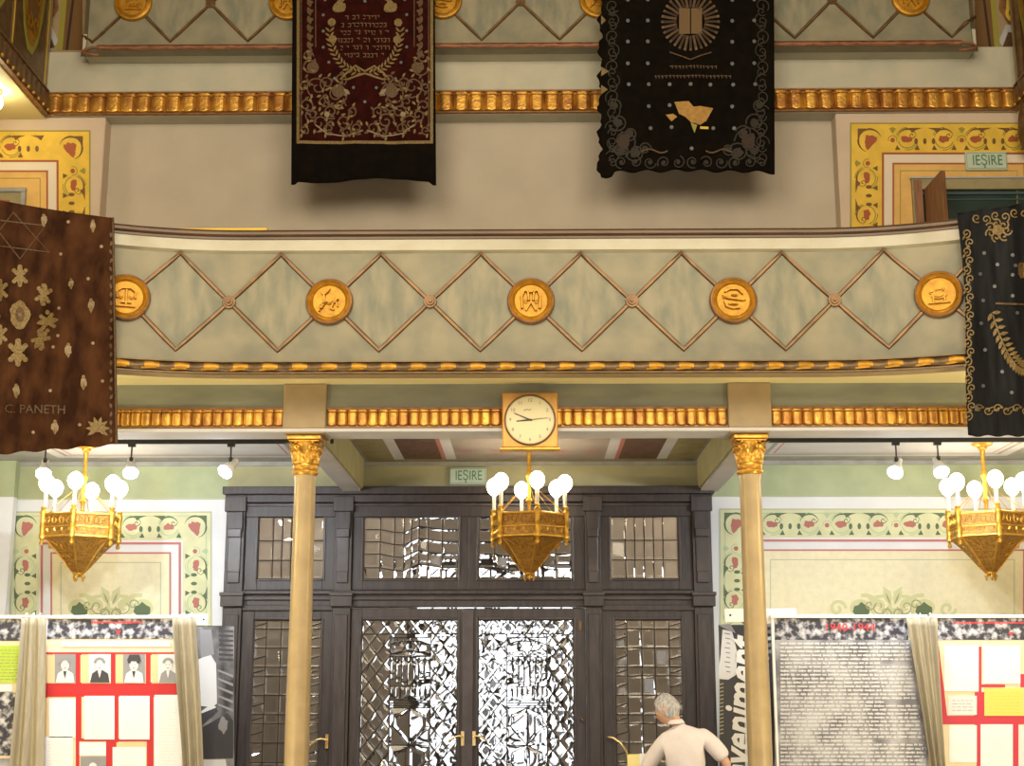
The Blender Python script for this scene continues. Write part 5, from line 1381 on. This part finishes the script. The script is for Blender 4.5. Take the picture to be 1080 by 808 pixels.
# ================================================================ BOARDS
Yb = 14.9
b = MB(); a0, zt = P(206, 660, Yb); a1, _ = P(247, 660, Yb)
R = empty('photo_board', ((a0+a1)/2, Yb, 0), 'tall black and white photo board leaning left of the entrance', 'board')
b.box(a0, a1, Yb, Yb+.03, 0, zt); b.build('board', 'black', R, bevel=.004)
p = Paint([]); f = fx(Yb)
p.rect(206, 661, 247, 895, 'bw_photo', 1)
p.poly([(206, 697), (222, 690), (228, 700), (229, 742), (224, 746), (206, 744)], 'print_pale', 2); p.poly([(211, 664), (223, 664), (226, 690), (212, 694)], 'print_mid', 2)
p.poly([(210, 752), (224, 742), (230, 748), (212, 764)], 'print_pale', 2); p.poly([(209, 754), (229, 746), (230, 750), (210, 768)], 'print_dark', 3)
for k in range(7): p.poly([(231, 664+k*5), (246, 665+k*5), (246, 667+k*5), (231, 666.5+k*5)], 'print_dark', 2)
p.poly([(212, 768), (240, 752), (246, 760), (246, 800), (214, 800)], 'print_dark', 2); p.blob(236, 765, 5, 'print_mid', 3, seed=3, ry=9); p.poly([(214, 801), (238, 801), (240, 812), (214, 812)], 'print_pale', 3)
for k in range(5): p.poly([(230, 706+k*9), (246, 712+k*9), (246, 715+k*9), (230, 708+k*9)], 'print_mid', 3)
p.build('photograph', f, R)
# poster board with slanted lettering behind the right column
Yb = 14.75
b = MB(); a0, zt = P(758, 659, Yb); a1, _ = P(816, 659, Yb)
R = empty('poster_board', ((a0+a1)/2, Yb, 0), 'black poster board with tall white slanted lettering behind the right column', 'board')
b.box(a0, a1, Yb, Yb+.03, 0, zt); b.build('board', 'print_dark', R, bevel=.004)
f = fx(Yb); p = Paint([])
p.rect(759, 660, 815, 895, 'print_dark', 1)
p.poly([(762, 664), (772, 666), (778, 690), (776, 712), (768, 717), (757, 716), (760, 690)], 'print_pale', 2)
for k in range(9): p.line([(764+k % 3, 668+k*5), (770, 669+k*5)], 1, 'print_mid', 3)
p.poly([(757, 659), (770, 658), (776, 668), (766, 664)], 'print_mid', 3)
for k in range(14): p.line([(759, 722+k*4), (763, 721+k*4)], 1.3, 'pg_scroll_dark', 3)
p.poly([(785, 705), (788, 705), (790, 830), (786, 830)], 'print_pale', 3)
for y in range(660, 890, 7): p.poly([(802+(y % 3), y), (813, y-3), (814, y+1), (803, y+2)], 'print_mid' if (y//7) % 3 else 'print_pale', 3)
p.rect(788, 660, 800, 668, 'print_pale', 3); p.rect(811, 690, 814, 760, 'print_dark', 4)
p.build('poster', f, R)
p = Paint([]); p.text('eveniment', 777, 826, 45, 'sheet', 5, ang=-PI/2+.055, align='LEFT', sx=.8, shear=.3, bold=1.2)
p.build('lettering', f, R)

# ================================================================ PERSON
YP = 11.8
def W_(px, py, Y=YP): q = P(px, py, Y); return Vector((q[0], Y, q[1]))
def skin_obj(name, nodes, edges, m, parent, sub=2, smooth=True):
    bm = bmesh.new(); sk = bm.verts.layers.skin.verify(); off = wloc(parent); vs = []
    for i, (co, r) in enumerate(nodes):
        v = bm.verts.new(Vector(co)-off); v[sk].radius = (r if isinstance(r, tuple) else (r, r)); v[sk].use_root = (i == 0); vs.append(v)
    for a, c in edges: bm.edges.new((vs[a], vs[c]))
    me = bpy.data.meshes.new(name); bm.to_mesh(me); bm.free(); me.materials.append(M[m])
    o = bpy.data.objects.new(name, me); C.objects.link(o); o.parent = parent
    s_ = o.modifiers.new('skin', 'SKIN'); s_.use_smooth_shade = True; s_.branch_smoothing = .6
    u_ = o.modifiers.new('sub', 'SUBSURF'); u_.levels = sub; u_.render_levels = sub
    return o
neck = W_(713, 758); head = W_(704, 751); 
X0 = W_(726, 860); px = YP
person = empty('person', (X0.x, YP, 0), 'grey-haired person in white short-sleeved shirt, seen from behind, looking down by the entrance', 'person')
hip = Vector((X0.x, YP+.05, .92)); chest = Vector((W_(722, 786).x, YP, W_(722, 786).z)); 
shL = W_(699, 778, YP+.02); shR = W_(744, 773, YP-.02)
elL = W_(684, 812, YP+.16); haL = W_(668, 812, YP+.36); elR = W_(768, 806, YP+.0); haR = W_(752, 838, YP+.22)
nodes = [(hip, .11), (hip.lerp(chest, .5), .10), (chest, (.10, .08)), (neck+Vector((.0, 0, -.03)), .045), (neck+Vector((-.02, .025, .035)), .046), (head+Vector((-.0, .03, .02)), .07),
         (shL+Vector((.02, 0, -.03)), .035), (elL, .042), (haL, .028), (shR+Vector((-.02, 0, -.03)), .035), (elR, .042), (haR, .028),
         (hip+Vector((-.1, 0, -.06)), .085), (hip+Vector((-.11, -.02, -.48)), .06), (hip+Vector((-.11, .03, -.86)), .04), (hip+Vector((.1, 0, -.06)), .085), (hip+Vector((.11, -.02, -.48)), .06), (hip+Vector((.11, .03, -.86)), .04)]
edges = [(0, 1), (1, 2), (2, 3), (3, 4), (4, 5), (2, 6), (6, 7), (7, 8), (2, 9), (9, 10), (10, 11), (0, 12), (12, 13), (13, 14), (0, 15), (15, 16), (16, 17)]
skin_obj('body', nodes, edges, 'skin', person)
# head: shaped ellipsoid turned left and down, with features
hx = MB(); hc = head+Vector((.004, .03, .012)); yaw = math.radians(62); tilt = math.radians(24)
# face direction: mostly away (+Y) and to the left (-X), bowed
Rm = Matrix.Rotation(yaw, 3, 'Z') @ Matrix.Rotation(-tilt, 3, 'X')
def HL(x, y, z): return hc + Rm @ Vector((x, y, z))      # local: y forward (face), x right, z up
def headf(u, v, grow=0, hair=False):
    a = 2*PI*u; t = PI*(v-.5); x = math.cos(t)*math.sin(a); y = math.cos(t)*math.cos(a); z = math.sin(t)
    rx, ry, rz = .077, .098, .118
    if z < 0: rx *= 1-.25*z*z; ry *= 1-.10*z*z
    px_, py_, pz_ = x*rx, y*ry, z*rz
    if y < -.2 and z < -.2: py_ *= .85
    if y > .5:      # face plane, brow, nose, mouth, chin
        py_ += .022*math.exp(-((x/.16)**2+((z+.12)/.14)**2)) + .008*math.exp(-((z-.22)/.1)**2)*.8 - .007*math.exp(-(((abs(x)-.38)/.14)**2+((z-.08)/.1)**2)) + .006*math.exp(-((x/.3)**2+((z+.48)/.06)**2)) - .004*math.exp(-((x/.3)**2+((z+.42)/.03)**2)) + .010*math.exp(-((x/.3)**2+((z+.75)/.14)**2))
    k = 1+grow
    return HL(px_*k, py_*k, pz_*k)
hx.grid(lambda u, v: headf(u, v), 48, 32); ho = hx.build('head', 'skin', person, smooth=True)
for e in (-1, 1):
    eb = MB()
    pts = [HL(e*(.078+.006*math.sin(t)), .0-.006+.014*math.cos(t), .002+.030*math.sin(t)) for t in [i*2*PI/14 for i in range(15)]]
    eb.tube(pts, .006, 7); eb.sphere(tuple(HL(e*.077, -.004, 0)), .019, 10, 8, 0, (1, .8, 1.2)); eb.build('ear', 'skin', ho, smooth=True)
    yb = MB(); yb.sphere(tuple(HL(e*.029, .082, .012)), .011, 12, 8); yb.build('eye', 'white', ho, smooth=True)
    yb = MB(); yb.tube([HL(e*.014, .099, .031), HL(e*.03, .097, .036), HL(e*.045, .086, .031)], .004, 6); yb.build('eyebrow', 'hair', ho, smooth=True)
hb = MB()
def hairf(u, v):
    a = 2*PI*u; fr = math.cos(a)         # 1 = face
    low = -.62 if fr < -.1 else (-.62+(fr+.1)/1.1*1.35)
    lowv = max(-.95, low); vv_ = (math.asin(max(-1, min(1, lowv)))/PI+.5); v2 = vv_+(1-vv_)*v
    g = .13+.03*math.sin(a*9+v*7)*.4+.02*math.sin(a*23)
    g *= min(1, .25+v*4)
    return headf(u, v2, g)
hb.grid(hairf, 64, 22); hb.build('hair', 'hair', person, smooth=True)
# shirt
nodes = [(hip+Vector((0, 0, .02)), (.19, .15)), (hip.lerp(chest, .45), (.20, .15)), (chest, (.21, .15)), (neck+Vector((.008, -.01, -.045)), .078), (shL+Vector((.02, 0, -.015)), .082), (elL+Vector((.0, 0, .04)), .068), (elL, .066), (shR+Vector((-.02, 0, -.015)), .085), (shR.lerp(elR, .6), .072), (shR.lerp(elR, .86), .072)]
skin_obj('shirt', nodes, [(0, 1), (1, 2), (2, 3), (2, 4), (4, 5), (5, 6), (2, 7), (7, 8), (8, 9)], 'shirt', person, 2)
b = MB(); nc = neck+Vector((.002, 0, -.012))
def col(u, v):
    a = 2*PI*u; r = .067-.010*v; c_ = nc+Vector((-.012*v, .015*v, 0)); z = -.030+.034*v+.006*math.cos(a)
    return (c_.x+r*math.cos(a)*1.05, c_.y+r*math.sin(a), c_.z+z)
b.solid_grid(col, 28, 3, lambda u, v: (lambda q: (nc.x+(q[0]-nc.x)*.9, nc.y+(q[1]-nc.y)*.9, q[2]))(col(u, v))); b.build('collar', 'shirt', person, smooth=True)
nodes = [(hip+Vector((0, 0, .03)), (.17, .14)), (hip+Vector((-.1, 0, -.08)), .105), (hip+Vector((-.11, -.02, -.48)), .08), (hip+Vector((-.11, .02, -.82)), .075), (hip+Vector((.1, 0, -.08)), .105), (hip+Vector((.11, -.02, -.48)), .08), (hip+Vector((.11, .02, -.82)), .075)]
skin_obj('trousers', nodes, [(0, 1), (1, 2), (2, 3), (0, 4), (4, 5), (5, 6)], 'trousers', person, 2)
for e in (-1, 1):
    b = MB(); c_ = hip+Vector((e*.11, .07, 0)); c_.z = .045
    b.sphere(tuple(c_), .14, 16, 8, 0, (.36, 1, .33)); b.box(c_.x-.045, c_.x+.045, c_.y-.13, c_.y+.13, 0, .018); b.build('shoe', 'leather', person, smooth=40)
def handmesh(base, d, upv, parent, curl):
    d = d.normalized(); sdir = d.cross(upv).normalized(); n = sdir.cross(d).normalized(); nodes = [(base, .022), (base+d*.05, (.034, .016)), (base+d*.085, (.036, .014))]; edges = [(0, 1), (1, 2)]
    for k, (o_, L) in enumerate(((-.028, .066), (-.009, .076), (.011, .070), (.029, .055))):
        r0_ = base+d*.088+sdir*o_; i = len(nodes); ang = 0; pcur = r0_; nodes.append((pcur, .0092)); edges.append((2, i))
        for q in range(3):
            ang += curl; dd = d*math.cos(ang)-n*math.sin(ang); pcur = pcur+dd*L*(.42, .32, .26)[q]; nodes.append((pcur, .0088-.001*q)); edges.append((i+q, i+q+1))
    i = len(nodes); t0 = base+d*.03-sdir*.03; nodes += [(t0, .012), (t0-sdir*.02+d*.03-n*.008, .010), (t0-sdir*.02+d*.055-n*.02, .0085)]; edges += [(1, i), (i, i+1), (i+1, i+2)]
    skin_obj('hand', nodes, edges, 'skin', parent, 1)
handmesh(haL, (haL-elL), Vector((0, 0, 1)), person, .45)
handmesh(haR, (haR-elR), Vector((0, 0, 1)), person, .35)
# pale yellow folder held in the left hand
fo = empty('paper_folder', tuple(W_(673, 806, YP+.48)), 'pale yellow folder held in front of the person in the white shirt', 'folder')
b = MB(); f0 = W_(662, 796, YP+.47); f1 = W_(684, 796, YP+.47); hgt = .3
def fol(u, v):
    rd = .012*(1 if (u < .06 or u > .94) and v < .04 else 0)
    return (f0.x+(f1.x-f0.x)*u, f0.y+.03*math.sin(PI*u)+.06*(1-v), f0.z-hgt*v-rd)
b.solid_grid(fol, 16, 12, lambda u, v: (lambda q: (q[0], q[1]+.012, q[2]))(fol(u, v))); b.build('cover', 'folder', fo, smooth=30)
b = MB(); b.solid_grid(lambda u, v: (lambda q: (q[0]+.01, q[1]-.004, q[2]+.006))(fol(.55+.45*u, v)), 4, 6, lambda u, v: (lambda q: (q[0]+.01, q[1]+.002, q[2]+.006))(fol(.55+.45*u, v))); b.build('paper', 'sheet', fo)
# ================================================================ OUTSIDE THE ENTRANCE: vestibule, street door and daylight
M['vest_wall'] = mat('vest_wall', (.42, .37, .31), .7, var=.2, scale=1.5)
b = MB(); yv0, yv1 = YW+.3, 20.5
vx0, vx1 = -5.2, 3.4
b.box(vx0-.2, vx0, yv0, yv1, 0, 5); b.box(vx1, vx1+.2, yv0, yv1, 0, 5); b.box(vx0, vx1, yv0, yv1, 4.9, 5.1)
ox0, ox1, oz = P(432, 600, yv1)[0], P(612, 600, yv1)[0], PZ(500, 590, yv1)
b.box(vx0, ox0, yv1, yv1+.3, 0, 5); b.box(ox1, vx1, yv1, yv1+.3, 0, 5); b.box(ox0, ox1, yv1, yv1+.3, oz, 5)
struct(b.build('wall_vestibule', 'vest_wall'))
b = MB()  # bars and grille added to break up the daylight behind the leaded glass
for x in (ox0+.0, (ox0+ox1)/2-.15, ox1-.12): b.box(x, x+.12, yv1-.02, yv1+.1, 0, oz)
for z in (oz-.9, oz-.14): b.box(ox0, ox1, yv1-.02, yv1+.1, z, z+.1)
for z in (.0,): b.box(ox0, ox1, yv1-.01, yv1+.08, z, z+.4)
nk = 4
for k in range(nk):
    x = ox0+k*(ox1-ox0)/nk; w_ = (ox1-ox0)/nk
    for j in range(8):
        z = .55+j*.4
        b.tube([(x+w_/2+w_*.42*math.cos(t), yv1+.05, z+.2+.19*math.sin(t)) for t in [i*PI/8 for i in range(17)]], .026, 5); b.tube([(x+w_*.1, yv1+.05, z), (x+w_*.9, yv1+.05, z+.4)], .014, 5)
    b.tube([(x, yv1+.05, .4), (x, yv1+.05, oz)], .022, 5)
d4 = b.build('door_4', 'dark_wood'); struct(d4)
b = MB(); b.box(-14, 14, 21, 42, -.25, -.02); struct(b.build('ground_street', mat('paving', (.5, .5, .5), .8, var=.2, scale=1)))
b = MB(); b.box(-14, 14, 32, 32.5, 0, 3.2); struct(b.build('wall_street', mat('street_wall', (.62, .62, .64), .8, var=.15, scale=.6)))
# ================================================================ LIGHT
sc = bpy.context.scene
w = bpy.data.worlds.new('World'); sc.world = w; w.use_nodes = True
bg = w.node_tree.nodes['Background']; bg.inputs[0].default_value = (.90, .95, 1, 1); bg.inputs[1].default_value = 6
L = bpy.data.lights.new('sun', 'SUN'); L.energy = 6; L.angle = .02; o = bpy.data.objects.new('sun', L); C.objects.link(o); o.rotation_euler = (math.radians(-40), 0, math.radians(20))
def area(name, loc, rot, size, e, col):
    L = bpy.data.lights.new(name, 'AREA'); L.shape = 'DISK'; L.size = size; L.energy = e; L.color = col
    o = bpy.data.objects.new(name, L); C.objects.link(o); o.location = loc; o.rotation_euler = rot; return o
WARM = (1, .85, .62)
# nave chandeliers: large warm sources high in the nave
area('nave_chandelier_light', (-3.2, 1.0, 8.6), (math.radians(84), 0, math.radians(-8)), 6, 860, WARM)
area('nave_chandelier_light', (3.2, 1.0, 8.6), (math.radians(84), 0, math.radians(8)), 6, 860, WARM)
def point(name, loc, e, col, r=.3):
    L = bpy.data.lights.new(name, 'POINT'); L.energy = e; L.color = col; L.shadow_soft_size = r
    o = bpy.data.objects.new(name, L); C.objects.link(o); o.location = loc; return o
for sg in (-1, 1): area('soffit_fill_light', (sg*4.6, 10.6, .3), (math.radians(165), 0, 0), .5, 90, (1, .88, .6))  # added fill lights near the floor, out of view, brightening the soffit
for sg in (-1, 1):
    for yy in (11.2, 7.5): point('side_gallery_fill', (sg*6.9, yy, 3.2), 150, (1, .84, .5))  # unseen fill lights added below the side galleries to lift the soffit
point('vestibule_fill', (-3.2, 18.9, 3.9), 75, (1, .9, .78), .12); point('vestibule_fill', (2.4, 18.9, 3.9), 75, (1, .86, .68), .12)  # added fill lights, no fixture, so the vestibule shows through the panes
# unseen fill light added in the nave to brighten soffit, panels and entrance
area('nave_fill_light', (0, 2.5, 2.2), (math.radians(98), 0, 0), 3, 85, (.95, .97, 1))
vs = sc.view_settings; sc.display_settings.display_device = 'sRGB'
vs.view_transform = 'Standard'; vs.look = 'None'; vs.exposure = 0.0; vs.gamma = 1.0; vs.use_curve_mapping = False
sc.cycles.max_bounces = 10; sc.cycles.transmission_bounces = 8; sc.cycles.glossy_bounces = 4; sc.cycles.diffuse_bounces = 4; sc.cycles.sample_clamp_indirect = 6
sc.cycles.use_denoising = True; sc.cycles.caustics_refractive = False; sc.cycles.caustics_reflective = False
